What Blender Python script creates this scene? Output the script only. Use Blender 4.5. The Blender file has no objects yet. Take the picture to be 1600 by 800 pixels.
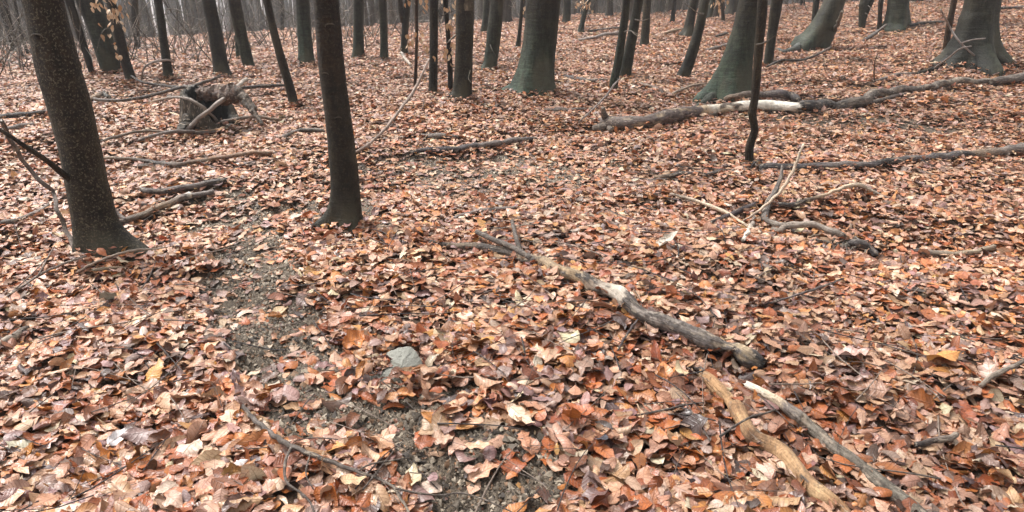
import bpy, bmesh, math, random
import numpy as np
R = math.radians
rng = np.random.default_rng(11)
random.seed(11)
C = bpy.context.scene.collection
scene = bpy.context.scene

# ------------------------------------------------------------------ camera, light, exposure
FPX, PITCH, CAMZ = 1150.0, R(22.0), 1.55          # focal length in pixels of the 1600 px wide photograph
cam_d = bpy.data.cameras.new('camera')
cam = bpy.data.objects.new('camera', cam_d); C.objects.link(cam)
cam.location = (0, 0, CAMZ); cam.rotation_euler = (R(90) - PITCH, 0, 0)
cam_d.sensor_width = 36; cam_d.lens = 36 * FPX / 1600; cam_d.clip_start = 0.05; cam_d.clip_end = 4000
scene.camera = cam

SUN_EL, SUN_AZ = R(58), R(-55)                     # overcast light, a little stronger from the left
world = bpy.data.worlds.new('World'); scene.world = world; world.use_nodes = True
wn = world.node_tree.nodes; wl = world.node_tree.links
bg = wn['Background']
sky = wn.new('ShaderNodeTexSky'); sky.sky_type = 'NISHITA'; sky.sun_disc = False
sky.sun_elevation = SUN_EL; sky.sun_rotation = SUN_AZ; sky.dust_density = 6; sky.air_density = 1.0; sky.ozone_density = 1.0
hs = wn.new('ShaderNodeHueSaturation'); hs.inputs['Saturation'].default_value = 0.08
wl.new(sky.outputs[0], hs.inputs['Color']); wl.new(hs.outputs[0], bg.inputs['Color'])
bg.inputs['Strength'].default_value = 0.12
sd = bpy.data.lights.new('sun', 'SUN'); sd.energy = 1.5; sd.angle = R(16); sd.color = (1, 0.96, 0.91)
so = bpy.data.objects.new('sun', sd); C.objects.link(so)
sv = np.array([math.sin(SUN_AZ) * math.cos(SUN_EL), math.cos(SUN_AZ) * math.cos(SUN_EL), math.sin(SUN_EL)])
from mathutils import Vector, Matrix, noise as mnoise
so.rotation_euler = Vector(-sv).to_track_quat('-Z', 'Y').to_euler()
scene.view_settings.view_transform = 'Standard'; scene.view_settings.look = 'None'
scene.view_settings.gamma = 1; scene.view_settings.use_curve_mapping = False
scene.view_settings.exposure = 1.40

# ------------------------------------------------------------------ terrain
_wr = np.random.default_rng(5)
WAVES = []
for lam, amp in [(5.5, .035), (3.2, .03), (1.9, .02), (1.1, .018), (.62, .013), (.36, .007)]:
    for k in range(4):
        a = _wr.uniform(0, 2 * math.pi)
        WAVES.append((math.cos(a) * 2 * math.pi / lam, math.sin(a) * 2 * math.pi / lam, _wr.uniform(0, 6.3), amp * .55))

def H0(x, y):
    x = np.asarray(x, float); y = np.asarray(y, float)
    r = np.hypot(x, y) + 1e-6
    az = np.clip(np.where(y > 0, x / np.maximum(y, .3), 0), -1.2, 1.2)
    a = np.clip(-0.55 + 1.27 * az + .895 * az * az, -1.0, .75)
    a = np.where(az < -.7, -1.0, a)
    z = a * np.clip((r - 6) / 22, 0, None) ** 1.5
    kx = np.maximum((1.55 - a) / 28 + .0035, .02)
    z = np.where(r > 28, a - np.minimum(r - 28, 372) * kx, z)
    return z

def H1(x, y):
    z = H0(x, y)
    for kx, ky, p, am in WAVES: z = z + am * np.sin(kx * x + ky * y + p)
    return z

FW = np.array([0, math.cos(PITCH), -math.sin(PITCH)]); UP = np.array([0, math.sin(PITCH), math.cos(PITCH)])
CAM = np.array([0, 0, CAMZ])
def ray(px, py):
    return FW + np.array([1, 0, 0]) * ((px - 800) / FPX) + UP * ((400 - py) / FPX)   # unit depth along the camera axis
_T = np.geomspace(1.0, 140, 2500)
HF = H1
def ground(px, py, lift=0.0):
    d = ray(px, py); P = CAM + _T[:, None] * d
    g = P[:, 2] - HF(P[:, 0], P[:, 1]) - lift
    i = np.argmax(g < 0)
    if g[i] >= 0: i = len(_T) - 1
    i = max(i, 1)
    f = g[i - 1] / (g[i - 1] - g[i] + 1e-9)
    t = _T[i - 1] + (_T[i] - _T[i - 1]) * np.clip(f, 0, 1)
    return CAM + t * d, t

# the trodden patch of bare soil
DIRT = [((400, 330), .10, .5), ((415, 375), .20, .75), ((385, 430), .26, .9), ((400, 490), .22, .9), ((450, 540), .22, .9), ((520, 575), .22, .95),
        ((575, 620), .23, 1), ((640, 665), .24, 1), ((700, 700), .22, 1), ((745, 745), .21, 1), ((770, 800), .15, .9)]
DP = [(ground(*p)[0], w, s) for p, w, s in DIRT]
EX = [(ground(775, 262)[0], .75, .5), (ground(470, 330)[0], .45, .55), (ground(1320, 192)[0], .7, .45), (ground(540, 300)[0], .5, .3)]
def dirt(x, y):
    x = np.asarray(x, float); y = np.asarray(y, float)
    m = np.zeros(np.broadcast(x, y).shape)
    wob = .10 * np.sin(7.1 * x + 3 * y + 1) + .08 * np.sin(-5 * x + 11 * y) + .07 * np.sin(17 * x + 9 * y + 2) + .06 * np.sin(23 * x - 19 * y)
    for (p, w, s), (q, w2, s2) in zip(DP[:-1], DP[1:]):
        dx, dy = q[0] - p[0], q[1] - p[1]; L = dx * dx + dy * dy
        t = np.clip(((x - p[0]) * dx + (y - p[1]) * dy) / L, 0, 1)
        d = np.hypot(x - p[0] - t * dx, y - p[1] - t * dy) / (w + (w2 - w) * t)
        m = np.maximum(m, (s + (s2 - s) * t) * np.clip(1.45 - d * 1.2 + wob * 3.2, 0, 1))
    for p, w, s in EX:
        d = np.hypot((x - p[0]) / (w * 1.6), (y - p[1]) / w)
        m = np.maximum(m, s * np.clip(1.4 - d + wob * 3, 0, 1))
    return m
def H(x, y):
    return H1(x, y) - .035 * dirt(x, y)
HF = H

# ------------------------------------------------------------------ materials
def lin(c):
    c = np.asarray(c, float) / 255
    return np.where(c <= .04045, c / 12.92, ((c + .055) / 1.055) ** 2.4)
class NT:
    def __init__(s, name):
        s.m = bpy.data.materials.new(name); s.m.use_nodes = True
        s.n = s.m.node_tree.nodes; s.l = s.m.node_tree.links; s.b = s.n['Principled BSDF']
    def node(s, t, **kw):
        n = s.n.new(t)
        for k, v in kw.items(): setattr(n, k, v)
        return n
    def link(s, a, b): s.l.new(a, b)
    def setin(s, inp, v):
        if hasattr(v, 'is_linked') or isinstance(v, bpy.types.NodeSocket): s.link(v, inp)
        else: inp.default_value = v
    def math(s, op, a, b=0.0, c=0.0, clamp=False):
        n = s.node('ShaderNodeMath', operation=op, use_clamp=clamp)
        for i, v in enumerate((a, b, c)): s.setin(n.inputs[i], v)
        return n.outputs[0]
    def mix(s, f, a, b, bt='MIX'):
        n = s.node('ShaderNodeMix', data_type='RGBA', blend_type=bt)
        s.setin(n.inputs[0], f); s.setin(n.inputs[6], a); s.setin(n.inputs[7], b)
        return n.outputs[2]
    def noise(s, vec, scale, detail=4, rough=.6):
        n = s.node('ShaderNodeTexNoise'); n.inputs['Scale'].default_value = scale
        n.inputs['Detail'].default_value = detail; n.inputs['Roughness'].default_value = rough
        if vec is not None: s.link(vec, n.inputs['Vector'])
        return n.outputs[0]
    def ramp(s, v, lo, hi, a=0.0, b=1.0):
        n = s.node('ShaderNodeMapRange'); n.interpolation_type = 'SMOOTHSTEP'
        s.setin(n.inputs[0], v)
        for i, q in zip((1, 2, 3, 4), (lo, hi, a, b)): n.inputs[i].default_value = q
        return n.outputs[0]
    def attr(s, name): return s.node('ShaderNodeAttribute', attribute_name=name)
    def obj(s): return s.node('ShaderNodeTexCoord').outputs['Object']
    def scaled(s, vec, sc):
        n = s.node('ShaderNodeMapping'); n.inputs['Scale'].default_value = sc; s.link(vec, n.inputs[0]); return n.outputs[0]
    def bump(s, h, strength, dist, normal=None):
        n = s.node('ShaderNodeBump'); n.inputs['Strength'].default_value = strength; n.inputs['Distance'].default_value = dist
        s.link(h, n.inputs['Height'])
        if normal is not None: s.link(normal, n.inputs['Normal'])
        return n.outputs[0]

def mat_leaf(name='dead_leaf'):
    t = NT(name); col = t.attr('Col').outputs['Color']; lf = t.attr('lf').outputs['Vector']
    sx = t.node('ShaderNodeSeparateXYZ'); t.link(lf, sx.inputs[0]); u, v = sx.outputs[0], sx.outputs[1]
    av = t.math('ABSOLUTE', v)
    fr = t.math('FRACT', t.math('MULTIPLY', t.math('SUBTRACT', u, t.math('MULTIPLY', av, .16)), 9.0))
    side = t.math('SUBTRACT', 1.0, t.ramp(t.math('ABSOLUTE', t.math('SUBTRACT', fr, .5)), 0.02, .20))
    mid = t.math('SUBTRACT', 1.0, t.ramp(av, 0.02, .09))
    vein = t.math('MAXIMUM', t.math('MULTIPLY', side, .6), mid)
    o = t.obj()
    n1 = t.noise(o, 38, 3); n2 = t.noise(o, 170, 3)
    c = t.mix(t.ramp(n1, .35, .7, 0, .5), col, (.56, .49, .45, 1), 'MULTIPLY')
    c = t.mix(t.ramp(n2, .57, .68, 0, .65), c, (.40, .32, .28, 1), 'MULTIPLY')
    c = t.mix(t.math('MULTIPLY', vein, .60), c, (.50, .40, .33, 1), 'MULTIPLY')
    c = t.mix(t.math('MULTIPLY', t.ramp(t.math('ADD', av, t.math('MULTIPLY', n1, .5)), .9, 1.25), .45), c, (.62, .49, .40, 1), 'MULTIPLY')
    t.link(c, t.b.inputs['Base Color'])
    t.b.inputs['Roughness'].default_value = .42
    t.link(t.ramp(n1, .3, .7, .28, .52), t.b.inputs['Roughness'])
    t.b.inputs['Specular IOR Level'].default_value = .6
    h = t.math('ADD', t.math('MULTIPLY', fr, .0), t.math('ADD', t.math('MULTIPLY', vein, -.6), t.math('MULTIPLY', t.noise(o, 90, 3), .9)))
    t.link(t.bump(h, .7, .003), t.b.inputs['Normal'])
    tr = t.node('ShaderNodeBsdfTranslucent'); t.link(c, tr.inputs['Color'])
    mx = t.node('ShaderNodeMixShader'); mx.inputs[0].default_value = .12
    t.link(t.b.outputs[0], mx.inputs[1]); t.link(tr.outputs[0], mx.inputs[2])
    t.link(mx.outputs[0], t.n['Material Output'].inputs['Surface'])
    return t.m

def mat_bark(name, zs=1.0, fine=60, rough=.62, bstr=1.0):
    """Pigment from the Col attribute (alpha = how much lichen), wrinkled round the stem."""
    t = NT(name); a = t.attr('Col'); col = a.outputs['Color']; al = a.outputs['Alpha']; o = t.obj()
    wr = t.noise(t.scaled(o, (6, 6, 42 * zs)), 1.0, 5, .65)
    gr = t.noise(o, fine, 5, .7); big = t.noise(o, 5, 4)
    c = t.mix(t.ramp(wr, .35, .62, .0, .75), col, (.38, .36, .35, 1), 'MULTIPLY')
    c = t.mix(t.ramp(big, .40, .62, .0, .8), c, (1.7, 1.6, 1.45, 1), 'MULTIPLY')
    mot = t.noise(t.scaled(o, (1, 1, .45)), fine * .45, 4, .7)
    c = t.mix(t.ramp(mot, .42, .58, .0, .7), c, (.42, .40, .38, 1), 'MULTIPLY')
    stk = t.noise(t.scaled(o, (11, 11, .9)), 1.0, 5, .65); pat = t.noise(t.scaled(o, (2.6, 2.6, 1.2)), 1.0, 4, .6)
    c = t.mix(t.ramp(stk, .44, .60, .0, .75), c, (.34, .32, .30, 1), 'MULTIPLY')
    c = t.mix(t.ramp(pat, .46, .64, .0, .6), c, (.075, .066, .042, 1))
    lich = t.math('MULTIPLY', t.ramp(gr, .53, .62), al)
    c = t.mix(t.math('MULTIPLY', lich, .75), c, (.105, .085, .055, 1))
    t.link(c, t.b.inputs['Base Color']); t.b.inputs['Roughness'].default_value = rough
    t.b.inputs['Specular IOR Level'].default_value = .25
    h = t.math('ADD', t.math('MULTIPLY', wr, .8), t.math('MULTIPLY', gr, .5))
    t.link(t.bump(h, bstr, .012), t.b.inputs['Normal'])
    return t.m

def mat_wood(name):
    """Fallen wood: pigment from Col; grain runs along the piece (grain attribute), bark flakes and cracks."""
    t = NT(name); a = t.attr('Col'); col = a.outputs['Color']; o = t.obj(); gv = t.attr('grain').outputs['Vector']
    n1 = t.noise(o, 30, 5, .7); n2 = t.noise(o, 120, 4, .75)
    st = t.noise(t.scaled(gv, (9, 110, 110)), 1.0, 4, .65); fl = t.noise(t.scaled(gv, (16, 40, 40)), 1.0, 5, .7)
    al = a.outputs['Alpha']
    c = t.mix(t.math('MULTIPLY', t.ramp(st, .40, .56, .0, .9), t.math('ADD', t.math('MULTIPLY', al, .6), .3)), col, (.36, .31, .27, 1), 'MULTIPLY')
    c = t.mix(t.math('MULTIPLY', t.ramp(n1, .44, .52), t.math('MULTIPLY', al, .8)), c, (.42, .38, .36, 1), 'MULTIPLY')
    flm = t.ramp(fl, .565, .585)
    c = t.mix(t.math('MULTIPLY', flm, t.math('MULTIPLY', al, .85)), c, (.33, .265, .20, 1))
    c = t.mix(t.math('MULTIPLY', t.ramp(n2, .56, .66), t.math('ADD', t.math('MULTIPLY', al, .6), .15)), c, (.28, .25, .23, 1), 'MULTIPLY')
    t.link(c, t.b.inputs['Base Color']); t.b.inputs['Roughness'].default_value = .62
    t.b.inputs['Specular IOR Level'].default_value = .4
    h = t.math('ADD', t.math('MULTIPLY', st, 1.2), t.math('ADD', t.math('MULTIPLY', flm, -.7), t.math('MULTIPLY', n2, .6)))
    t.link(t.bump(h, 1.0, .009), t.b.inputs['Normal'])
    return t.m

def mat_ground():
    t = NT('forest_soil'); o = t.node('ShaderNodeNewGeometry').outputs['Position']
    d = t.attr('dirt').outputs['Fac']
    n1 = t.noise(o, 9, 5, .7); n2 = t.noise(o, 130, 4, .75); n3 = t.noise(o, 45, 4, .7)
    v = t.node('ShaderNodeTexVoronoi'); v.inputs['Scale'].default_value = 16; t.link(o, v.inputs['Vector'])
    lit = t.mix(t.math('MULTIPLY', v.outputs['Color'], 1.0), (.07, .035, .022, 1), (.26, .16, .11, 1))
    soil = t.mix(t.ramp(n2, .38, .62), (.048, .036, .026, 1), (.225, .18, .135, 1))
    soil = t.mix(t.ramp(n3, .4, .7, 0, .7), soil, (.55, .5, .45, 1), 'MULTIPLY')
    soil = t.mix(t.ramp(n1, .45, .7, 0, .5), soil, (1.4, 1.35, 1.25, 1), 'MULTIPLY')
    far = t.attr('far').outputs['Fac']
    dark = t.mix(n1, (.05, .03, .02, 1), (.11, .065, .04, 1))
    base = t.mix(far, dark, lit)
    c = t.mix(t.ramp(d, .15, .5), base, soil)
    t.link(c, t.b.inputs['Base Color']); t.b.inputs['Roughness'].default_value = .85
    t.b.inputs['Specular IOR Level'].default_value = .3
    h = t.math('ADD', n2, t.math('MULTIPLY', n3, 1.5))
    t.link(t.bump(h, .9, .015), t.b.inputs['Normal'])
    return t.m

def mat_stone():
    t = NT('grey_stone'); o = t.obj(); n1 = t.noise(o, 14, 6, .7); n2 = t.noise(o, 120, 4, .7)
    w = t.noise(t.scaled(o, (8, 8, 60)), 1.0, 4, .6)
    c = t.mix(n1, (.15, .15, .125, 1), (.29, .285, .25, 1))
    c = t.mix(t.ramp(n2, .5, .7, 0, .6), c, (.62, .62, .58, 1), 'MULTIPLY')
    c = t.mix(t.ramp(w, .54, .62, 0, .7), c, (.45, .42, .36, 1), 'MULTIPLY')
    c = t.mix(t.ramp(t.noise(o, 22, 4, .7), .52, .64, 0, .6), c, (.60, .50, .38, 1), 'MULTIPLY')
    t.link(c, t.b.inputs['Base Color']); t.b.inputs['Roughness'].default_value = .8
    t.link(t.bump(t.math('ADD', n2, t.math('MULTIPLY', w, 1.5)), .8, .006), t.b.inputs['Normal'])
    return t.m

M_LEAF = mat_leaf(); M_BARK = mat_bark('tree_bark', fine=85); M_WOOD = mat_wood('fallen_wood')
M_GROUND = mat_ground(); M_STONE = mat_stone()
M_SLIM = mat_bark('sapling_bark', 1.6, 110, .7, .5)

# ------------------------------------------------------------------ mesh helpers
def new_mesh(name, V, loops, starts, totals, mat, attrs=(), smooth=True):
    me = bpy.data.meshes.new(name)
    V = np.ascontiguousarray(V, dtype=np.float32)
    me.vertices.add(len(V)); me.vertices.foreach_set('co', V.ravel())
    me.loops.add(len(loops)); me.loops.foreach_set('vertex_index', np.ascontiguousarray(loops, dtype=np.int32))
    me.polygons.add(len(starts)); me.polygons.foreach_set('loop_start', np.ascontiguousarray(starts, dtype=np.int32))
    if smooth: me.polygons.foreach_set('use_smooth', np.ones(len(starts), dtype=bool))
    for an, ty, arr in attrs:
        at = me.attributes.new(an, ty, 'POINT')
        key = 'color' if ty == 'FLOAT_COLOR' else ('vector' if ty in ('FLOAT2', 'FLOAT_VECTOR') else 'value')
        at.data.foreach_set(key, np.ascontiguousarray(arr, dtype=np.float32).ravel())
    me.materials.append(mat); me.update(calc_edges=True); me.validate()
    return me
def link(name, me, parent=None, loc=None):
    o = bpy.data.objects.new(name, me); C.objects.link(o)
    if parent is not None: o.parent = parent
    if loc is not None: o.location = loc
    return o
def tag(o, label=None, cat=None, group=None, kind=None):
    if label: o['label'] = label
    if cat: o['category'] = cat
    if group: o['group'] = group
    if kind: o['kind'] = kind
    return o
def empty(name, loc):
    o = bpy.data.objects.new(name, None); C.objects.link(o); o.location = loc; o.empty_display_size = .2
    return o

class MB:
    """collects tubes and quads, then links them as one mesh object"""
    def __init__(s): s.V = []; s.F = []; s.K = []; s.G = []; s.n = 0
    def add(s, V, F, K, G=None):
        V = np.asarray(V, float); s.V.append(V); s.G.append(V if G is None else G); s.K.append(np.broadcast_to(np.asarray(K, float), (len(V), 4)))
        s.F.extend([tuple(i + s.n for i in f) for f in F]); s.n += len(V)
    def build(s, name, mat, parent=None, loc=(0, 0, 0), smooth=True):
        V = np.concatenate(s.V) - np.asarray(loc, float)
        tot = np.array([len(f) for f in s.F]); st = np.concatenate([[0], np.cumsum(tot)[:-1]])
        lp = np.fromiter((i for f in s.F for i in f), dtype=np.int32, count=int(tot.sum()))
        me = new_mesh(name, V, lp, st, tot, mat, [('Col', 'FLOAT_COLOR', np.concatenate(s.K)), ('grain', 'FLOAT_VECTOR', np.concatenate(s.G))], smooth)
        return link(name, me, parent, None if parent is not None else loc)

def smooth_path(P, n):
    """Catmull-Rom through rows of P (any columns), n samples"""
    P = np.asarray(P, float)
    if len(P) == 2: P = np.array([P[0], (P[0] + P[1]) / 2, P[1]])
    Q = np.vstack([2 * P[0] - P[1], P, 2 * P[-1] - P[-2]])
    seg = np.linalg.norm(np.diff(P[:, :3], axis=0), axis=1); cs = np.concatenate([[0], np.cumsum(seg)])
    out = []
    for s in np.linspace(0, cs[-1], n):
        i = min(int(np.searchsorted(cs, s, 'right')) - 1, len(P) - 2); i = max(i, 0)
        t = (s - cs[i]) / max(seg[i], 1e-9)
        a, b, c, d = Q[i], Q[i + 1], Q[i + 2], Q[i + 3]
        out.append(.5 * ((2 * b) + (c - a) * t + (2 * a - 5 * b + 4 * c - d) * t * t + (3 * b - a - 3 * c + d) * t ** 3))
    return np.array(out)

def tube(P, r, sides=8, cap=True, rough=0.0, seed=0, shape=None):
    """P (n,3) centres, r (n,) radii; shape(i, ang)->multiplier array. returns V, F"""
    P = np.asarray(P, float); n = len(P); r = np.broadcast_to(np.asarray(r, float), (n,))
    T = np.gradient(P, axis=0); T /= np.linalg.norm(T, axis=1)[:, None] + 1e-12
    ref = np.array([0.31, 0.93, 0.11]) if abs(T[0] @ np.array([0, 0, 1])) > .6 else np.array([0.05, 0.03, 1.0])
    N = ref - (ref @ T[0]) * T[0]; N /= np.linalg.norm(N)
    ang = np.arange(sides) * 2 * math.pi / sides; ca, sa = np.cos(ang), np.sin(ang)
    g = np.random.default_rng(seed); V = np.empty((n, sides, 3))
    ph = g.uniform(0, 6.28, 6)
    cl = np.concatenate([[0], np.cumsum(np.linalg.norm(np.diff(P, axis=0), axis=1))])
    for i in range(n):
        N = N - (N @ T[i]) * T[i]; N /= np.linalg.norm(N); B = np.cross(T[i], N)
        q = np.ones(sides)
        if rough:
            s = cl[i] / max(r[max(n // 3, 0)], 1e-4)
            q = q + rough * (np.sin(2 * ang + ph[0] + .31 * s) * .5 + np.sin(3 * ang + ph[1] - .53 * s) * .4 + np.sin(.9 * s + ph[2]) * .5 + np.sin(2.3 * s + ang + ph[3]) * .3) + g.normal(0, rough * .35, sides)
        if shape is not None: q = q * shape(i, ang)
        V[i] = P[i] + (r[i] * q)[:, None] * (ca[:, None] * N + sa[:, None] * B)
    F = []
    for i in range(n - 1):
        for j in range(sides):
            k = (j + 1) % sides
            F.append((i * sides + j, i * sides + k, (i + 1) * sides + k, (i + 1) * sides + j))
    V = V.reshape(-1, 3)
    if cap:
        V = np.vstack([V, P[0] - T[0] * r[0] * .15, P[-1] + T[-1] * r[-1] * .15]); c0, c1 = n * sides, n * sides + 1
        for j in range(sides):
            k = (j + 1) % sides
            F.append((c0, k, j)); F.append((c1, (n - 1) * sides + j, (n - 1) * sides + k))
    return V, F

# ------------------------------------------------------------------ ground sheet
def build_ground():
    a_front = np.arange(-62, 62.01, .32); a_back = np.arange(64, 298, 4.0)
    A = np.radians(np.concatenate([a_front, a_back])); rad = np.concatenate([np.geomspace(.35, 14, 330), np.geomspace(14.3, 1500, 230)])
    na, nr = len(A), len(rad)
    X = rad[:, None] * np.sin(A)[None]; Y = rad[:, None] * np.cos(A)[None]
    D = dirt(X, Y)
    Z = H(X, Y)
    g = np.random.default_rng(3)
    Z = Z + np.where((rad[:, None] < 6), g.normal(0, .008, Z.shape) * D, 0)
    V = np.stack([X, Y, Z], -1).reshape(-1, 3); V = np.vstack([V, [0, 0, float(H(0., 0.))]])
    i = np.arange(nr - 1)[:, None] * na; j = np.arange(na)[None]; k = (j + 1) % na
    Q = np.stack([i + j, i + na + j, i + na + k, i + k], -1).reshape(-1, 4)[:, ::-1]
    tri = np.stack([np.full(na, nr * na), np.arange(na), (np.arange(na) + 1) % na], -1)[:, ::-1]
    loops = np.concatenate([Q.ravel(), tri.ravel()])
    tot = np.concatenate([np.full(len(Q), 4), np.full(len(tri), 3)]); st = np.concatenate([[0], np.cumsum(tot)[:-1]])
    far = np.clip((np.hypot(V[:, 0], V[:, 1]) - 8) / 12, 0, 1)
    me = new_mesh('ground', V, loops, st, tot, M_GROUND, [('dirt', 'FLOAT', np.append(D.ravel(), 0)), ('far', 'FLOAT', far)])
    tag(link('ground', me), 'soft forest floor of grey brown soil rolling away under the leaves', kind='structure')
build_ground()

# ------------------------------------------------------------------ leaves
PAL = [((228, 186, 156), 21), ((214, 166, 132), 20), ((194, 146, 114), 16), ((188, 104, 46), 15), ((162, 84, 38), 13), ((212, 138, 70), 8),
       ((122, 72, 46), 10), ((178, 148, 138), 9), ((148, 118, 116), 7), ((242, 220, 192), 6), ((78, 54, 44), 5), ((62, 54, 58), 3), ((220, 158, 88), 3)]
PALC = np.array([lin(c) for c, w in PAL]) * .80; PALC = PALC * .88 + PALC[:5].mean(0) * np.array([.115, .10, .088]); PALW = np.array([w for c, w in PAL], float)
def leaf_verts(N, g, L, W, nu, nv, curl=1.0, lobed=None, kx=None, ky=None):
    """(N, nu*nv, 3) leaf blades lying flat round the origin, individually curled; also (u,v)"""
    u = np.linspace(0, 1, nu); v = np.linspace(-1, 1, nv)
    if nv == 5: v = np.array([-1, -.55, 0, .55, 1.])
    U, Vv = np.meshgrid(u, v, indexing='ij'); U = U.ravel()[None]; Vv = Vv.ravel()[None]
    w = np.sin(math.pi * np.clip(U, 0, 1) ** .84) ** .85 * (1.08 - .34 * U)
    w = np.maximum(w, .02)
    lob = np.zeros((N, 1)) if lobed is None else lobed[:, None]
    w = w * (1 - lob * .40 * (.5 + .5 * np.cos(U * 2 * math.pi * 4.2)))
    w = w * (1 + .05 * g.normal(0, 1, (N, nu * nv)))
    L = L[:, None]; W = W[:, None]
    s = (U - .5) * L; t = Vv * w * W * .5
    z = W * g.uniform(.02, .13, (N, 1)) * curl * Vv ** 2 * np.sin(2 * math.pi * g.uniform(1, 3.2, (N, 1)) * U + g.uniform(0, 6.3, (N, 1)) + Vv * g.uniform(-1.5, 1.5, (N, 1)))
    z = z + np.abs(t) * g.normal(0, .22, (N, 1)) * curl
    if ky is None: ky = g.normal(0, .9, N) * curl + np.where(g.uniform(0, 1, N) < .12, g.choice([-2.2, 2.2], N), 0)
    if kx is None: kx = g.normal(0, .65, N) * curl + np.where(g.uniform(0, 1, N) < .08, g.choice([-1.6, 1.6], N), 0)
    ky = ky[:, None] / W; kx = kx[:, None] / L
    ky = np.where(np.abs(ky) < 1, 1, ky); kx = np.where(np.abs(kx) < 1, 1, kx)
    tt = np.sin(ky * t) / ky - z * np.sin(ky * t); z = (1 - np.cos(ky * t)) / ky + z * np.cos(ky * t); t = tt
    ss = np.sin(kx * s) / kx - z * np.sin(kx * s); z = (1 - np.cos(kx * s)) / kx + z * np.cos(kx * s); s = ss
    tw = g.normal(0, .35, (N, 1)) * curl * (U - .5) * 2
    t, z = t * np.cos(tw) - z * np.sin(tw), t * np.sin(tw) + z * np.cos(tw)
    P = np.stack([s, t, z], -1)
    P[..., 2] -= P[..., 2].mean(1, keepdims=True)
    return P, np.broadcast_to(np.stack([U, Vv], -1), (N, nu * nv, 2))
def grid_faces(N, nu, nv):
    i = np.arange(nu - 1)[:, None] * nv; j = np.arange(nv - 1)[None]
    q = np.stack([i + j, i + j + 1, i + nv + j + 1, i + nv + j], -1).reshape(-1, 4)
    return (q[None] + (np.arange(N) * nu * nv)[:, None, None]).reshape(-1, 4)
def orient(P, yaw, tilt, tdir):
    c, s = np.cos(yaw)[:, None], np.sin(yaw)[:, None]
    x, y, z = P[..., 0] * c - P[..., 1] * s, P[..., 0] * s + P[..., 1] * c, P[..., 2]
    ax, ay = -np.sin(tdir)[:, None], np.cos(tdir)[:, None]     # Rodrigues about a level axis
    ct, st = np.cos(tilt)[:, None], np.sin(tilt)[:, None]
    d = (ax * x + ay * y) * (1 - ct)
    return np.stack([x * ct + ay * z * st + ax * d, y * ct - ax * z * st + ay * d, z * ct + (ax * y - ay * x) * st], -1)
def leaf_colors(N, g, x, y, bias=None):
    w = PALW / PALW.sum()
    k = g.choice(len(PALW), N, p=w); c = PALC[k]
    # drifts of paler, redder or wetter leaves
    f = .5 + .5 * np.sin(.9 * x + .5 * y + 1.3) * np.sin(.6 * x - 1.1 * y + .4) + .2 * np.sin(3.1 * x + 2.3 * y)
    r = np.hypot(x, y); wet = np.clip(.45 * np.clip((x - .1) / 1.2, 0, 1) * np.clip((4.6 - r) / 2.2, 0, 1) + .25 * np.clip((-x - .5), 0, 1) * np.clip((4.2 - r) / 2, 0, 1) * f, 0, .5)[:, None]
    c = c * (1 - .75 * wet) + wet * .2 * np.array([.045, .034, .036])
    dry = np.clip((r - 2.5) / 4, 0, 1)[:, None] * .15
    c = c * (1 - dry) + dry * np.array([.66, .45, .32])
    c = c * (g.normal(1, .13, (N, 1)) * (.86 + .22 * f[:, None])).clip(.35, 1.5)
    c = c * (1 + g.normal(0, .05, (N, 3)))
    return np.clip(c, .01, .85)

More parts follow.
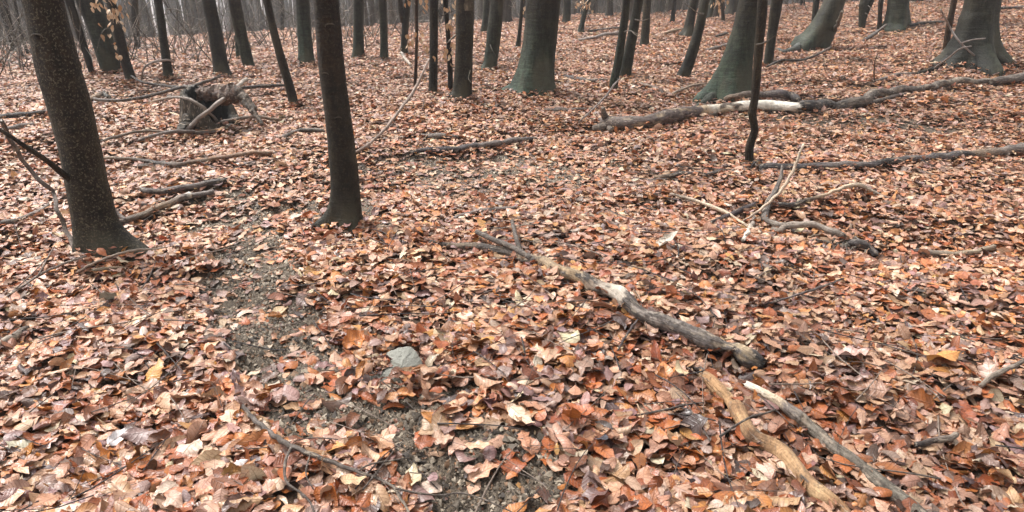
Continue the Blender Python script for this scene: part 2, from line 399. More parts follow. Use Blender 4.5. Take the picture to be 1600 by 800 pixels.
LOGS = []                    # (points, radius) of the larger fallen wood and trunks, so that leaves lie beside them, not inside
def leaf_litter():
    VV, LL, CC, UU = [], [], [], []; base = 0
    def zone(r0, r1, dens, nu, nv, size, half, g, layers):
        nonlocal base
        area = half * (r1 * r1 - r0 * r0); N = int(area * dens)
        r = np.sqrt(g.uniform(r0 * r0, r1 * r1, N)); a = g.uniform(-half, half, N)
        x, y = r * np.sin(a), r * np.cos(a)
        d = dirt(x, y); keep = g.uniform(0, 1, N) > np.clip((d - .05) * 1.9, 0, 1) * np.clip(.92 + .16 * np.sin(9 * x + 3) * np.sin(8 * y + 1) + .08 * np.sin(21 * x - 17 * y), 0, .95)
        for pts, rad in LOGS:
            for p, q, ra, rb in zip(pts[:-1], pts[1:], rad[:-1], rad[1:]):
                dx, dy = q[0] - p[0], q[1] - p[1]; l2 = dx * dx + dy * dy + 1e-9
                m = (np.abs(x - p[0] - dx / 2) < abs(dx) / 2 + .3) & (np.abs(y - p[1] - dy / 2) < abs(dy) / 2 + .3)
                if not m.any(): continue
                t = np.clip(((x[m] - p[0]) * dx + (y[m] - p[1]) * dy) / l2, 0, 1)
                keep[m] &= np.hypot(x[m] - p[0] - t * dx, y[m] - p[1] - t * dy) > (ra + (rb - ra) * t) * .6
        x, y, d = x[keep], y[keep], d[keep]; N = len(x)
        lay = g.uniform(0, 1, N)
        heap = .5 + .5 * np.sin(4.3 * x + 2.9 * y + .7) * np.sin(3.7 * y - 2.2 * x)
        thick = (.020 + .042 * heap ** 1.3) * (1 - .85 * np.clip(d * 1.3, 0, 1)) * layers
        L = g.normal(.076, .017, N).clip(.035, .13) * size * np.where(g.uniform(0, 1, N) < .28, g.uniform(.38, .75, N), 1); W = L * g.uniform(.46, .72, N)
        lob = np.where(g.uniform(0, 1, N) < .16, g.uniform(.6, 1.1, N), 0)
        L = np.where(lob > 0, L * 1.22, L)
        P, uv = leaf_verts(N, g, L, W, nu, nv, 1.0, lob)
        tilt = np.abs(g.normal(0, .21, N)) + np.where(g.uniform(0, 1, N) < .10, g.uniform(.3, 1.0, N), 0)
        tilt *= (1 - .6 * np.clip(d, 0, 1))
        P = orient(P, g.uniform(0, 6.283, N), tilt, g.uniform(0, 6.283, N))
        z = H(x, y) + .006 + lay * thick
        P = P + np.stack([x, y, z], -1)[:, None]
        lowest = P[..., 2].min(1) - H(x, y)
        P[..., 2] += np.clip(.002 - lowest, 0, .012)[:, None]
        c = leaf_colors(N, g, x, y)
        c = np.repeat(np.concatenate([c, np.ones((N, 1))], 1)[:, None], nu * nv, 1)
        VV.append(P.reshape(-1, 3)); CC.append(c.reshape(-1, 4)); UU.append(uv.reshape(-1, 2))
        LL.append(grid_faces(N, nu, nv) + base); base += N * nu * nv
    def bank(g):
        """leaves drifted against trunks and half over the fallen wood"""
        nonlocal base
        xs, ys, zs = [], [], []
        for pts, rad in LOGS:
            L = np.linalg.norm(pts[-1][:2] - pts[0][:2]); r = float(np.mean(rad)); dist = np.hypot(*pts[0][:2])
            if dist > 15: continue
            if L < .01:
                n = int(60 + 500 * r); a = g.uniform(0, 6.28, n); q = g.uniform(.85, 1.9, n) ** 1.0
                xs.append(pts[0][0] + r * q * np.cos(a)); ys.append(pts[0][1] + r * q * np.sin(a)); zs.append(np.clip(1.9 - q, 0, 1) * min(r, .16) * .38 * g.uniform(.4, 1, n))
            else:
                n = int(L * (70 if dist < 5 else 45)); k = g.integers(0, len(pts) - 1, n); f = g.uniform(0, 1, n); p = pts[k] + (pts[k + 1] - pts[k]) * f[:, None]
                rr = rad[k]; d = pts[k + 1] - pts[k]; nn = np.stack([-d[:, 1], d[:, 0]], -1); nn /= np.linalg.norm(nn, axis=1)[:, None] + 1e-9
                o = g.uniform(.55, 1.9, n) * g.choice([-1, 1], n)
                xs.append(p[:, 0] + nn[:, 0] * rr * o); ys.append(p[:, 1] + nn[:, 1] * rr * o); zs.append(rr * np.clip(1.5 - np.abs(o), 0, 1) * 1.3 * g.uniform(.3, 1, n))
        x, y, zz = map(np.concatenate, (xs, ys, zs)); N = len(x)
        L = g.normal(.066, .016, N).clip(.03, .1); W = L * g.uniform(.5, .75, N)
        P, uv = leaf_verts(N, g, L, W, 9, 5, 1.1, np.zeros(N)); P = orient(P, g.uniform(0, 6.28, N), np.abs(g.normal(.25, .4, N)), g.uniform(0, 6.28, N))
        P = P + np.stack([x, y, H(x, y) + .035 + zz], -1)[:, None]
        c = leaf_colors(N, g, x, y); c = np.repeat(np.concatenate([c, np.ones((N, 1))], 1)[:, None], 45, 1)
        VV.append(P.reshape(-1, 3)); CC.append(c.reshape(-1, 4)); UU.append(uv.reshape(-1, 2)); LL.append(grid_faces(N, 9, 5) + base); base += N * 45
    g = np.random.default_rng(21)
    bank(g)
    N = 9000; r = np.sqrt(g.uniform(1.5, 42, N)); a = g.uniform(-.5, .2, N); x, y = r * np.sin(a), r * np.cos(a); k = dirt(x, y) > .2; x, y = x[k], y[k]; N = len(x)
    L = g.uniform(.008, .032, N); P, uv = leaf_verts(N, g, L, L * g.uniform(.3, .8, N), 4, 3, 1.0, np.zeros(N)); P = orient(P, g.uniform(0, 6.28, N), np.abs(g.normal(0, .3, N)), g.uniform(0, 6.28, N))
    P = P + np.stack([x, y, H(x, y) + .006], -1)[:, None]; c = leaf_colors(N, g, x, y) * g.choice([.45, .7, 1.0], (N, 1)); c = np.repeat(np.concatenate([c, np.ones((N, 1))], 1)[:, None], 12, 1)
    VV.append(P.reshape(-1, 3)); CC.append(c.reshape(-1, 4)); UU.append(uv.reshape(-1, 2)); LL.append(grid_faces(N, 4, 3) + base); base += N * 12
    zone(.25, 1.15, 1300, 6, 5, 1.0, R(110), g, 1.0)
    zone(1.15, 2.9, 1650, 11, 5, 1.17, R(78), g, 1.0)
    zone(2.9, 5.2, 1700, 9, 5, 1.0, R(68), g, 1.0)
    zone(5.2, 9.5, 1500, 6, 3, .95, R(56), g, 1.0)
    zone(9.5, 17, 800, 4, 3, 1.0, R(50), g, 1.0)
    zone(17, 30, 230, 3, 3, 1.5, R(43), g, 1.1)
    zone(30, 58, 45, 3, 3, 2.6, R(43), g, 1.4)
    V = np.concatenate(VV); Q = np.concatenate(LL); 
    me = new_mesh('leaf_litter', V, Q.ravel(), np.arange(len(Q)) * 4, None, M_LEAF,
                  [('Col', 'FLOAT_COLOR', np.concatenate(CC)), ('lf', 'FLOAT2', np.concatenate(UU))], smooth=False)
    tag(link('leaf_litter', me), 'deep carpet of curled brown, orange and pinkish fallen beech leaves', kind='stuff')
    print('litter verts', len(V))

def leaf_mesh(name, pts, g, size=.07, parent=None, hang=False, cols=None, loc=(0, 0, 0), nu=9, nv=5, curl=1.0, yaw=None, tilt=None, lob=0, kx=None, ky=None, width=None):
    N = len(pts); L = g.normal(size, size * .15, N) if N > 1 else np.array([size]); W = L * (g.uniform(.52, .7, N) if width is None else width)
    P, uv = leaf_verts(N, g, L, W, nu, nv, curl, np.full(N, float(lob)), kx, ky)
    if hang:
        P = orient(P, np.zeros(N), np.full(N, math.pi / 2) * g.uniform(.5, 1.1, N), np.zeros(N))
        P = orient(P, g.uniform(0, 6.28, N), np.zeros(N), np.zeros(N))
    else:
        P = orient(P, g.uniform(0, 6.28, N) if yaw is None else np.full(N, yaw), np.abs(g.normal(0, .3, N)) if tilt is None else np.full(N, tilt), g.uniform(0, 6.28, N))
    P = P + np.asarray(pts)[:, None] - np.asarray(loc, float)
    c = np.array([lin(cc) * .8 for cc in cols])[g.integers(0, len(cols), N)] * g.normal(1, .1, (N, 1))
    c = np.repeat(np.concatenate([c, np.ones((N, 1))], 1)[:, None], nu * nv, 1)
    Q = grid_faces(N, nu, nv)
    me = new_mesh(name, P.reshape(-1, 3), Q.ravel(), np.arange(len(Q)) * 4, None, M_LEAF, [('Col', 'FLOAT_COLOR', c.reshape(-1, 4)), ('lf', 'FLOAT2', uv.reshape(-1, 2))])
    return link(name, me, parent, None if parent is not None else loc)

# ------------------------------------------------------------------ trees
BROWN = (.050, .038, .027); DARK = (.036, .029, .022); GREEN = (.050, .058, .044); GREY = (.085, .092, .088); PALE = (.16, .155, .14); RUST = (.085, .052, .034)
def in_plane(px, py, Y):
    d = ray(px, py); t = Y / d[1]; return CAM + t * d, t
TREE_AT = []                                             # (x px, label noun) of the named trees
def crown_mb(top, tdir, h0, hgt, r0, g, n):
    m = MB(); K = (.05, .042, .034, 0)
    for k in range(n):
        f = g.uniform(.0, 1); st = top + tdir * (f * hgt); a = g.uniform(0, 6.28); ln = g.uniform(.8, 2.2) * (1.1 - .5 * f)
        d = np.array([math.cos(a), math.sin(a), g.uniform(.5, 1.3)]); d /= np.linalg.norm(d)
        P = np.array([st + d * ln * s + np.array([0, 0, .25 * ln * s * s]) + g.normal(0, .04, 3) * s for s in np.linspace(0, 1, 6)])
        r = r0 * .28 * (1.05 - .6 * f); m.add(*tube(P, np.linspace(r, r * .18, 6), 5, cap=False), K)
        for q in range(3):
            s0 = g.integers(1, 5); dd = d + g.normal(0, .55, 3); dd /= np.linalg.norm(dd); l2 = ln * g.uniform(.25, .55)
            P2 = np.array([P[s0] + dd * l2 * s for s in np.linspace(0, 1, 4)])
            m.add(*tube(P2, np.linspace(r * .4, r * .1, 4), 4, cap=False), K)
    return m

def tree(name, label, path, col, green=0.0, lichen=.5, flare=.35, lobes=5, H_top=8.5, cat='tree', group=None, sides=26, mat=None, rough=.035, crown=True, noun=None, ridges=0.0, stain=0.0, feet=()):
    """path: (x px, y px, width px) from the base upward, as seen; the stem stands in the upright plane through its base"""
    g = np.random.default_rng(int(path[0][0] * 7 + path[0][1]))
    bx, by, bw = path[0]
    G, t0 = ground(bx, by); Y = G[1]
    rows = []
    for x, y, w in path:
        P, t = in_plane(x, y, Y); rows.append([*P, w * t / FPX / 2])
    rows = np.array(rows); rows[0, :3] = G
    # below ground start and extrapolation to the top
    last, prev = rows[-1], rows[-2]
    d = (last[:3] - prev[:3]); d /= np.linalg.norm(d); r = last[3]; P = last[:3].copy(); ext = []
    while P[2] < G[2] + H_top:
        d = d + np.array([g.normal(0, .03), g.normal(0, .03), .10]); d /= np.linalg.norm(d)
        P = P + d * .9; r = r * .94; ext.append([*P, r])
    rows = np.vstack([rows, ext]) if ext else rows
    hh = rows[-1, 2] - G[2]
    n = 26
    low = smooth_path(rows[:len(path) + 1], 46); high = smooth_path(rows[len(path):], 10)[1:] if len(ext) > 1 else np.empty((0, 4))
    A = np.vstack([[low[0, 0], low[0, 1], low[0, 2] - .14, low[0, 3] * 1.05], low, high])
    zz = A[:, 2] - G[2]; rad = np.maximum(A[:, 3], .006); r_ref = max(rows[1, 3], .02); ph = g.uniform(0, 6.28, 5)
    def shape(i, ang):
        e = math.exp(-max(zz[i], 0) / (r_ref * .9))
        q = 1 + flare * e * (.35 * np.cos(lobes * ang + ph[0]) + .3 * np.cos((lobes - 2) * ang + ph[1]) + .1)
        q = q + .05 * np.sin(2 * ang + ph[2] + zz[i] * .8) + .03 * np.sin(3 * ang + ph[3] - zz[i] * 2.1)
        if ridges: q = q + ridges * np.maximum(0, np.sin(zz[i] * 60 / max(r_ref * 8, .4) + 1.2 * np.sin(ang + ph[4]))) ** 6
        return q
    V, F = tube(A[:, :3], rad, sides, True, rough, int(bx))
    # reapply the base shape (tube() keeps one frame, so the lobes stay in line)
    V2, _ = tube(A[:, :3], rad, sides, True, rough, int(bx), shape); V = V2
    zr = V[:, 2] - G[2]
    cx, cy = np.interp(zr, zz, A[:, 0]), np.interp(zr, zz, A[:, 1]); an = np.arctan2(V[:, 1] - cy, V[:, 0] - cx)
    for fa, st_, wd in feet:                                 # root spurs running out from the foot
        da = (an - fa + math.pi) % (2 * math.pi) - math.pi
        e = st_ * r_ref * np.exp(-(da / wd) ** 2) * np.exp(-np.clip(zr - .04, 0, 9) / (r_ref * .60))
        V[:, 0] += e * np.cos(an); V[:, 1] += e * np.sin(an)
    base = np.array(col) * np.array([.50, .415, .31]); gr = np.array((.030, .070, .038)); gy = np.array((.064, .088, .070))
    f = np.clip(1.15 - zr / max(.9, r_ref * 3.5), 0, 1) * green
    nz = np.array([mnoise.noise(Vector((v[0] * 3, v[1] * 3, v[2] * 1.5))) for v in V]) * .5 + .5
    f = (f * (.5 + nz))[:, None]
    K = base * (1 - f) + (gr * (1 - nz[:, None]) + gy * nz[:, None]) * f
    K = K * (.8 + .4 * nz[:, None])
    if stain:                                                # black wet run-off down one flank of the foot
        sx = (V[:, 0] - np.interp(zr, zz, A[:, 0])) / r_ref; st = np.clip((-sx - .05 + .9 * (nz - .5)) * 3, 0, 1) * np.clip(1.5 - zr / (r_ref * 2.2), 0, 1) * stain
        K = K * (1 - .75 * st[:, None])
    K = np.concatenate([K, np.full((len(V), 1), lichen)], 1)
    root = empty(name, G); tag(root, label, cat, group)
    m = MB(); m.add(V - G, F, K); m.build('trunk', mat or M_BARK, root)
    if crown and len(ext) > 2:
        k0 = max(0, len(ext) // 2); tp = ext[k0]
        cm = crown_mb(np.array(tp[:3]) - G, d, 0, max(hh * .35, 1), max(tp[3], .02), g, 9 if bw > 25 else 6)
        cm.build('crown', M_SLIM, root)
    LOGS.append((np.array([G, G + np.array([0.001, 0, 0])]), np.array([rad[1], rad[1]]) * 1.0))
    root['_w'] = 0; del root['_w']
    TREE_AT.append((bx, noun or label, root))
    return root, A, G

def stub(root, A, G, py_frac, side, ln, r, col=DARK, drop=0.0, name='branch', curve=.25, seed=0, toward=0.0):
    """a side branch as a part of its tree; py_frac counts rings up the visible stem"""
    g = np.random.default_rng(seed + 77); i = int(2 + py_frac * 44); p = A[i, :3] - G
    d = np.array([side, -toward, drop]); d /= np.linalg.norm(d)
    P = np.array([p + d * ln * s + np.array([0, 0, curve * ln * s * s]) + g.normal(0, ln * .015, 3) * (s > 0) for s in np.linspace(0, 1, 7)])
    m = MB(); m.add(*tube(P, np.linspace(r, r * .3, 7), 6, True, .05, seed), (*col, .3))
    for q in range(2):
        s0 = int(g.integers(2, 6)); dd = d + np.array([g.normal(0, .5), g.normal(0, .5), g.normal(.2, .5)]); dd /= np.linalg.norm(dd)
        P2 = np.array([P[s0] + dd * ln * .4 * s + g.normal(0, ln * .012, 3) * (s > 0) for s in np.linspace(0, 1, 5)])
        m.add(*tube(P2, np.linspace(r * .45, r * .15, 5), 5, False), (*col, .3))
    return m.build(name, M_SLIM, root), P

def knot(root, A, G, frac, ang, size, col=(.012, .010, .008)):
    size = size * 1.35
    """an old branch scar with its raised lip, standing on the bark toward the viewer"""
    i = int(2 + frac * 44); c = A[i, :3] - G; rad = A[i, 3]
    n = np.array([math.sin(ang), -math.cos(ang), 0]); p = c + n * rad * .97; s = np.cross(n, [0, 0, 1.])
    P = np.array([p + n * size * .1 + s * size * math.cos(t) * 1.25 + np.array([0, 0, 1]) * size * .55 * math.sin(t) for t in np.linspace(-.4, math.pi + .4, 9)])
    m = MB(); m.add(*tube(P, np.full(9, size * .2) * np.sin(np.linspace(.35, 2.8, 9)), 6, True, .1, int(frac * 90)), (.11, .092, .072, .3))
    V, F = tube(np.array([p - n * size * .3, p + n * size * .03]), [size * .8, size * .55], 10, True, .15, 4); m.add(V, F, (*col, 0))
    m.build('branch_scar', M_BARK, root)

# --- the two near stems
t1 = tree('beech_tree', 'thick dark trunk flecked with lichen leaning left, nearest tree at the left', [(168, 402, 92), (162, 385, 74), (148, 350, 61), (137, 300, 60), (117, 200, 61), (90, 100, 65), (67, 0, 62)], (.050, .040, .026), .12, 1.35, .5, 5, sides=56, feet=((-.25, 1.35, .38), (-2.6, .35, .5), (1.4, .5, .5)), noun='lichen flecked trunk', rough=.03)
knot(*t1, .62, .35, .030); knot(*t1, .55, -.1, .018); knot(*t1, .33, .1, .014); knot(*t1, .80, .2, .016); knot(*t1, .44, .3, .013)
t2 = tree('beech_tree', 'smooth dark brown trunk by the bare soil, second nearest and slimmer', [(540, 358, 58), (539, 345, 50), (540, 300, 44), (530, 200, 41), (517, 100, 41), (508, 0, 42)], (.046, .034, .024), .16, .35, .45, 4, sides=48, feet=((-2.75, 1.15, .42), (-.9, .35, .4), (.6, .4, .4)), noun='smooth brown trunk', rough=.02)
knot(*t2, .80, -.15, .030); knot(*t2, .74, .0, .022); knot(*t2, .56, .4, .016); knot(*t2, .42, -.3, .012); knot(*t2, .90, .1, .014); knot(*t2, .30, .25, .012)
# --- the named trees further back
T3 = tree('beech_tree', 'stout dark beech with a broad green tinged foot in the middle', [(832, 150, 76), (834, 140, 64), (839, 100, 53), (845, 50, 52), (850, 0, 54)], (.036, .036, .028), .9, .3, .55, 5, sides=44, feet=((-2.7, .45, .4), (-.5, .35, .3), (-1.4, .2, .3)), noun='stout middle beech')
T4 = tree('beech_tree', 'massive mossy green beech leaning right behind the crooked stem', [(1138, 156, 84), (1142, 138, 66), (1151, 100, 50), (1163, 50, 40), (1174, 0, 36)], (.050, .050, .036), 1.0, .4, .5, 5, sides=36, noun='massive mossy beech')
T5 = tree('sapling', 'slim crooked dark stem with a kinked foot before the mossy beech', [(1171, 259, 14), (1171, 229, 13), (1179, 204, 12), (1175, 177, 12), (1179, 155, 12), (1182, 123, 13), (1186, 70, 14), (1192, 0, 15)], (.042, .033, .023), 0, .5, .15, 3, sides=14, cat='young tree', noun='crooked stem', mat=M_SLIM, rough=.06)
T6 = tree('beech_tree', 'narrow dark trunk standing just right of the mossy beech', [(1200, 104, 15), (1203, 80, 14), (1207, 50, 15), (1214, 0, 18)], DARK, .2, .3, .3, sides=16, noun='narrow dark trunk')
T7 = tree('beech_tree', 'silvery grey beech curving up from a long sweeping root', [(1264, 76, 52), (1274, 62, 44), (1286, 42, 38), (1295, 22, 34), (1305, 0, 31)], (.105, .115, .112), .55, .5, .6, 4, sides=30, noun='silvery curved beech')
T8 = tree('beech_tree', 'largest grey beech with a wide dark buttressed foot at the right', [(1517, 102, 104), (1520, 84, 82), (1524, 60, 64), (1529, 30, 56), (1535, 0, 52)], (.085, .084, .078), .35, .4, .6, 6, sides=40, ridges=.035, stain=1.0, noun='largest buttressed beech')
T9 = tree('sapling', 'thin reddish brown stem growing against the buttressed grey beech', [(1478, 84, 11), (1480, 60, 10), (1484, 35, 10), (1491, 0, 9)], RUST, 0, .2, .2, 3, sides=12, cat='young tree', mat=M_SLIM, noun='reddish stem')
T10 = tree('beech_tree', 'short looking thick grey trunk between the curved and buttressed beeches', [(1401, 44, 42), (1402, 34, 36), (1403, 18, 33), (1404, 0, 32)], (.055, .053, .046), .5, .4, .45, 5, sides=26, noun='thick grey trunk')
T11 = tree('beech_tree', 'pale grey trunk tapering downward with twigs at its narrow foot', [(1347, 44, 10), (1348, 30, 12), (1351, 14, 17), (1355, 0, 21)], (.085, .085, .078), .4, .6, .2, sides=18, noun='tapering pale trunk')
T12 = tree('sapling', 'thin straight dark stem left of the thick grey trunk', [(1374, 46, 8), (1375, 24, 7), (1377, 0, 8)], DARK, 0, .3, .2, 3, sides=10, cat='young tree', mat=M_SLIM, noun='straight dark stem')
T13 = tree('sapling', 'dark slim stem touching the left side of the silvery curved beech', [(1271, 43, 9), (1273, 24, 9), (1276, 0, 10)], DARK, .2, .2, .2, 3, sides=12, cat='young tree', mat=M_SLIM, noun='dark slim stem')
T14 = tree('beech_tree', 'left slimmer stem of the close leaning pair right of centre', [(958, 143, 14), (960, 125, 13), (965, 100, 13), (973, 50, 13), (979, 0, 12)], (.04, .038, .028), .6, .4, .25, sides=18, noun='leaning pair')
T15 = tree('beech_tree', 'right thicker stem of the close leaning pair right of centre', [(975, 124, 20), (977, 112, 18), (981, 90, 17), (989, 50, 15), (998, 0, 14)], (.038, .037, .028), .3, .4, .25, sides=20, noun='leaning pair')
T16 = tree('beech_tree', 'rough grey trunk with a shaggy foot behind the leaning pair', [(1006, 74, 16), (1008, 55, 13), (1010, 25, 12), (1012, 0, 12)], (.075, .068, .058), .3, .8, .35, sides=16, noun='shaggy grey trunk', rough=.07)
T17 = tree('beech_tree', 'dark bare trunk leaning strongly right between pair and mossy beech', [(1066, 125, 22), (1070, 112, 19), (1076, 98, 17), (1091, 50, 15), (1102, 0, 14)], (.034, .028, .022), .15, .2, .25, sides=20, noun='strongly leaning trunk')
T18 = tree('beech_tree', 'brown flared trunk standing behind the strongly leaning dark one', [(1072, 58, 22), (1076, 46, 16), (1080, 24, 14), (1085, 0, 14)], (.058, .046, .036), .2, .3, .45, sides=18, noun='brown flared trunk')
T19 = tree('beech_tree', 'brown trunk with a pale stripped upper half beside black stems', [(719, 159, 40), (722, 146, 30), (724, 120, 27), (726, 60, 27), (727, 0, 27)], (.052, .042, .030), .15, .5, .45, 4, sides=30, noun='pale striped trunk')
T20 = tree('beech_tree', 'straight blackish trunk left of the pale striped one', [(676, 150, 16), (677, 130, 14), (678, 60, 14), (678, 0, 14)], (.030, .025, .020), .1, .5, .2, sides=20, noun='straight blackish trunk')
T21 = tree('sapling', 'thin black stem squeezed between two brown trunks, leaves hanging on it', [(704, 146, 8), (703, 100, 8), (700, 50, 7), (696, 0, 8)], (.028, .023, .018), 0, .3, .2, 3, sides=12, cat='young tree', mat=M_SLIM, noun='thin black stem')
T22 = tree('beech_tree', 'grey beech bending right from its foot, left of the stout beech', [(762, 111, 28), (766, 98, 22), (772, 50, 21), (777, 0, 21)], (.055, .056, .050), .6, .3, .35, 4, sides=22, noun='bending grey beech')
T23 = tree('beech_tree', 'greenish trunk standing behind the bending grey beech', [(757, 52, 13), (759, 30, 11), (761, 0, 11)], (.06, .06, .048), .4, .3, .3, sides=16, noun='greenish back trunk')
T24 = tree('beech_tree', 'slim grey brown trunk with a swollen pale foot', [(600, 94, 14), (600, 82, 12), (600, 50, 11), (598, 0, 12)], (.05, .045, .037), .6, .3, .3, sides=16, noun='swollen foot trunk')
T25 = tree('beech_tree', 'dark trunk forking low, behind the hanging sapling leaves', [(631, 85, 13), (632, 60, 11), (634, 30, 12), (637, 0, 10)], (.040, .033, .028), .1, .3, .25, sides=16, noun='low forking trunk')
T26 = tree('beech_tree', 'upright dark trunk of two fused stems right of the smooth brown one', [(559, 92, 20), (560, 75, 18), (560, 40, 17), (560, 0, 17)], (.045, .043, .036), .5, .3, .2, 2, sides=20, noun='fused stems')
T27 = tree('beech_tree', 'blue green grey beech with a bright foot left of the smooth trunk', [(480, 100, 28), (479, 86, 24), (476, 50, 22), (473, 0, 22)], (.056, .062, .058), 1.0, .2, .35, 5, sides=22, noun='blue green beech')
T28 = tree('beech_tree', 'slender brown trunk leaning left alone in the open leaves', [(459, 166, 17), (455, 145, 15), (442, 100, 14), (428, 50, 13), (417, 0, 13)], (.048, .037, .028), .0, .4, .15, 3, sides=18, noun='slender leaning trunk')
T29 = tree('beech_tree', 'upright blackish brown trunk behind the rotten stump', [(348, 121, 32), (346, 110, 25), (343, 90, 22), (336, 50, 21), (326, 0, 21)], (.038, .031, .023), .1, .4, .4, 4, sides=24, noun='blackish stump tree')
T30 = tree('beech_tree', 'grey brown trunk with a pale foot right of the blackish one', [(390, 108, 20), (387, 95, 17), (376, 50, 18), (366, 0, 18)], (.062, .052, .042), .5, .4, .3, sides=20, noun='pale foot trunk')
T31 = tree('sapling', 'thin mossy footed stem hidden behind the pale footed trunk', [(374, 92, 10), (371, 60, 8), (366, 0, 8)], (.05, .052, .035), .8, .2, .25, 3, sides=12, cat='young tree', mat=M_SLIM, noun='mossy stem')
T32 = tree('beech_tree', 'dark knotty trunk among bent twigs left of the stump', [(263, 121, 16), (261, 105, 14), (254, 50, 13), (247, 0, 13)], (.040, .036, .028), .1, .5, .2, sides=18, noun='knotty trunk', rough=.05)
T33 = tree('beech_tree', 'rough split trunk standing further back by the twig thicket', [(215, 79, 11), (214, 60, 10), (211, 30, 11), (210, 0, 11)], (.045, .036, .030), .0, .5, .2, sides=14, noun='rough split trunk', rough=.08)
T34 = tree('beech_tree', 'dark leaning young trunk carrying bunches of pale dead leaves', [(207, 130, 16), (202, 115, 15), (194, 90, 15), (184, 50, 17), (173, 0, 14)], (.038, .030, .024), .0, .3, .2, 3, sides=18, cat='young tree', noun='leafy young trunk')
T35 = tree('beech_tree', 'broad blue grey beech leaning left behind the leafy young trunk', [(174, 113, 28), (171, 100, 32), (163, 70, 35), (152, 35, 36), (139, 0, 37)], (.062, .070, .068), .5, .2, .1, 4, sides=24, noun='broad blue grey beech')
T36 = tree('sapling', 'slim dark stem between the nearest trunk and the broad beech', [(144, 117, 8), (137, 90, 10), (124, 50, 11), (108, 0, 13)], (.040, .034, .028), 0, .2, .2, 3, sides=14, cat='young tree', mat=M_SLIM, noun='slim dark stem')
T37 = tree('beech_tree', 'dark trunk leaning left, outermost at the left edge', [(24, 82, 8), (20, 68, 8), (13, 45, 9), (0, 0, 10)], DARK, 0, .3, .2, 3, sides=14, noun='outermost trunk')
T38 = tree('sapling', 'thin bent stem just right of the outermost left trunk', [(36, 90, 5), (27, 65, 5), (18, 42, 5), (8, 0, 5)], DARK, 0, .2, .2, 3, sides=10, cat='young tree', mat=M_SLIM, noun='thin bent stem')
T39 = tree('sapling', 'thin dark stem leaning left beside the nearest lichen flecked trunk', [(44, 86, 4), (37, 64, 4), (30, 42, 5), (22, 0, 6)], DARK, 0, .2, .2, 3, sides=10, cat='young tree', mat=M_SLIM, noun='thin leaning stem')
T40 = tree('beech_tree', 'small dark trunk leaning right in the clearing right of the stout beech', [(907, 52, 11), (909, 40, 8), (913, 22, 8), (919, 0, 8)], (.045, .042, .036), .4, .2, .35, sides=14, noun='small clearing trunk')
T41 = tree('sapling', 'narrow stem peeping out left of the stout middle beech', [(809, 76, 9), (812, 50, 6), (815, 20, 6), (817, 0, 7)], (.05, .045, .038), .2, .2, .35, 3, sides=12, cat='young tree', mat=M_SLIM, noun='peeping stem')
T42 = tree('beech_tree', 'wide hazy trunk right behind the shoulder of the stout beech', [(885, 34, 13), (886, 16, 12), (886, 0, 12)], (.07, .066, .06), .2, .2, .2, sides=14, noun='wide hazy trunk')
T43 = tree('beech_tree', 'dark far trunk with fallen branches around its foot', [(1050, 36, 8), (1052, 18, 7), (1054, 0, 7)], (.04, .034, .03), .0, .2, .2, sides=12, noun='far dark trunk')
T44 = tree('beech_tree', 'dull green trunk far back right of the strongly leaning one', [(1110, 29, 12), (1112, 14, 10), (1115, 0, 10)], (.055, .056, .045), .3, .2, .2, sides=12, noun='dull green trunk')
T45 = tree('sapling', 'slight brown stem far back left of the mossy beech', [(1130, 32, 6), (1129, 16, 5), (1128, 0, 5)], (.06, .048, .04), 0, .2, .2, 3, sides=10, cat='young tree', mat=M_SLIM, noun='slight brown stem')
T46 = tree('beech_tree', 'far dark trunk above the fallen log end, near the top', [(1254, 10, 9), (1254, 5, 8), (1254, 0, 8)], (.045, .04, .036), 0, .2, .2, sides=12, noun='far top trunk')
T47 = tree('beech_tree', 'mossy dark trunk far back right of the pale footed one', [(404, 47, 9), (402, 25, 8), (399, 0, 8)], (.045, .047, .036), .4, .2, .2, sides=12, noun='mossy far trunk')
T48 = tree('sapling', 'twin looking thin grey stem far back, left of the blue green beech', [(441, 49, 6), (441, 25, 6), (440, 0, 6)], (.06, .055, .05), 0, .2, .2, 3, sides=10, cat='young tree', mat=M_SLIM, noun='thin grey stem')
# the stripped pale patch of T19
def stripped_patch(T, f0, f1, a0, a1, col, name):
    root, A, G = T; i0, i1 = int(2 + f0 * 44), int(2 + f1 * 44); m = MB(); V = []; na = 8
    for i in range(i0, i1 + 1):
        for a in np.linspace(a0, a1, na):
            jag = .12 * math.sin(i * 1.7) * (1 if a in (a0, a1) else 0)
            V.append(A[i, :3] - G + A[i, 3] * 1.035 * np.array([math.sin(a + jag), -math.cos(a + jag), 0]))
    nr = i1 - i0 + 1
    F = [(r * na + c, r * na + c + 1, (r + 1) * na + c + 1, (r + 1) * na + c) for r in range(nr - 1) for c in range(na - 1)]
    m.add(np.array(V), F, (*col, .6)); m.build(name, M_BARK, root)
stripped_patch(T19, .52, 1.0, .0, 1.15, (.15, .125, .09), 'bare_wood')
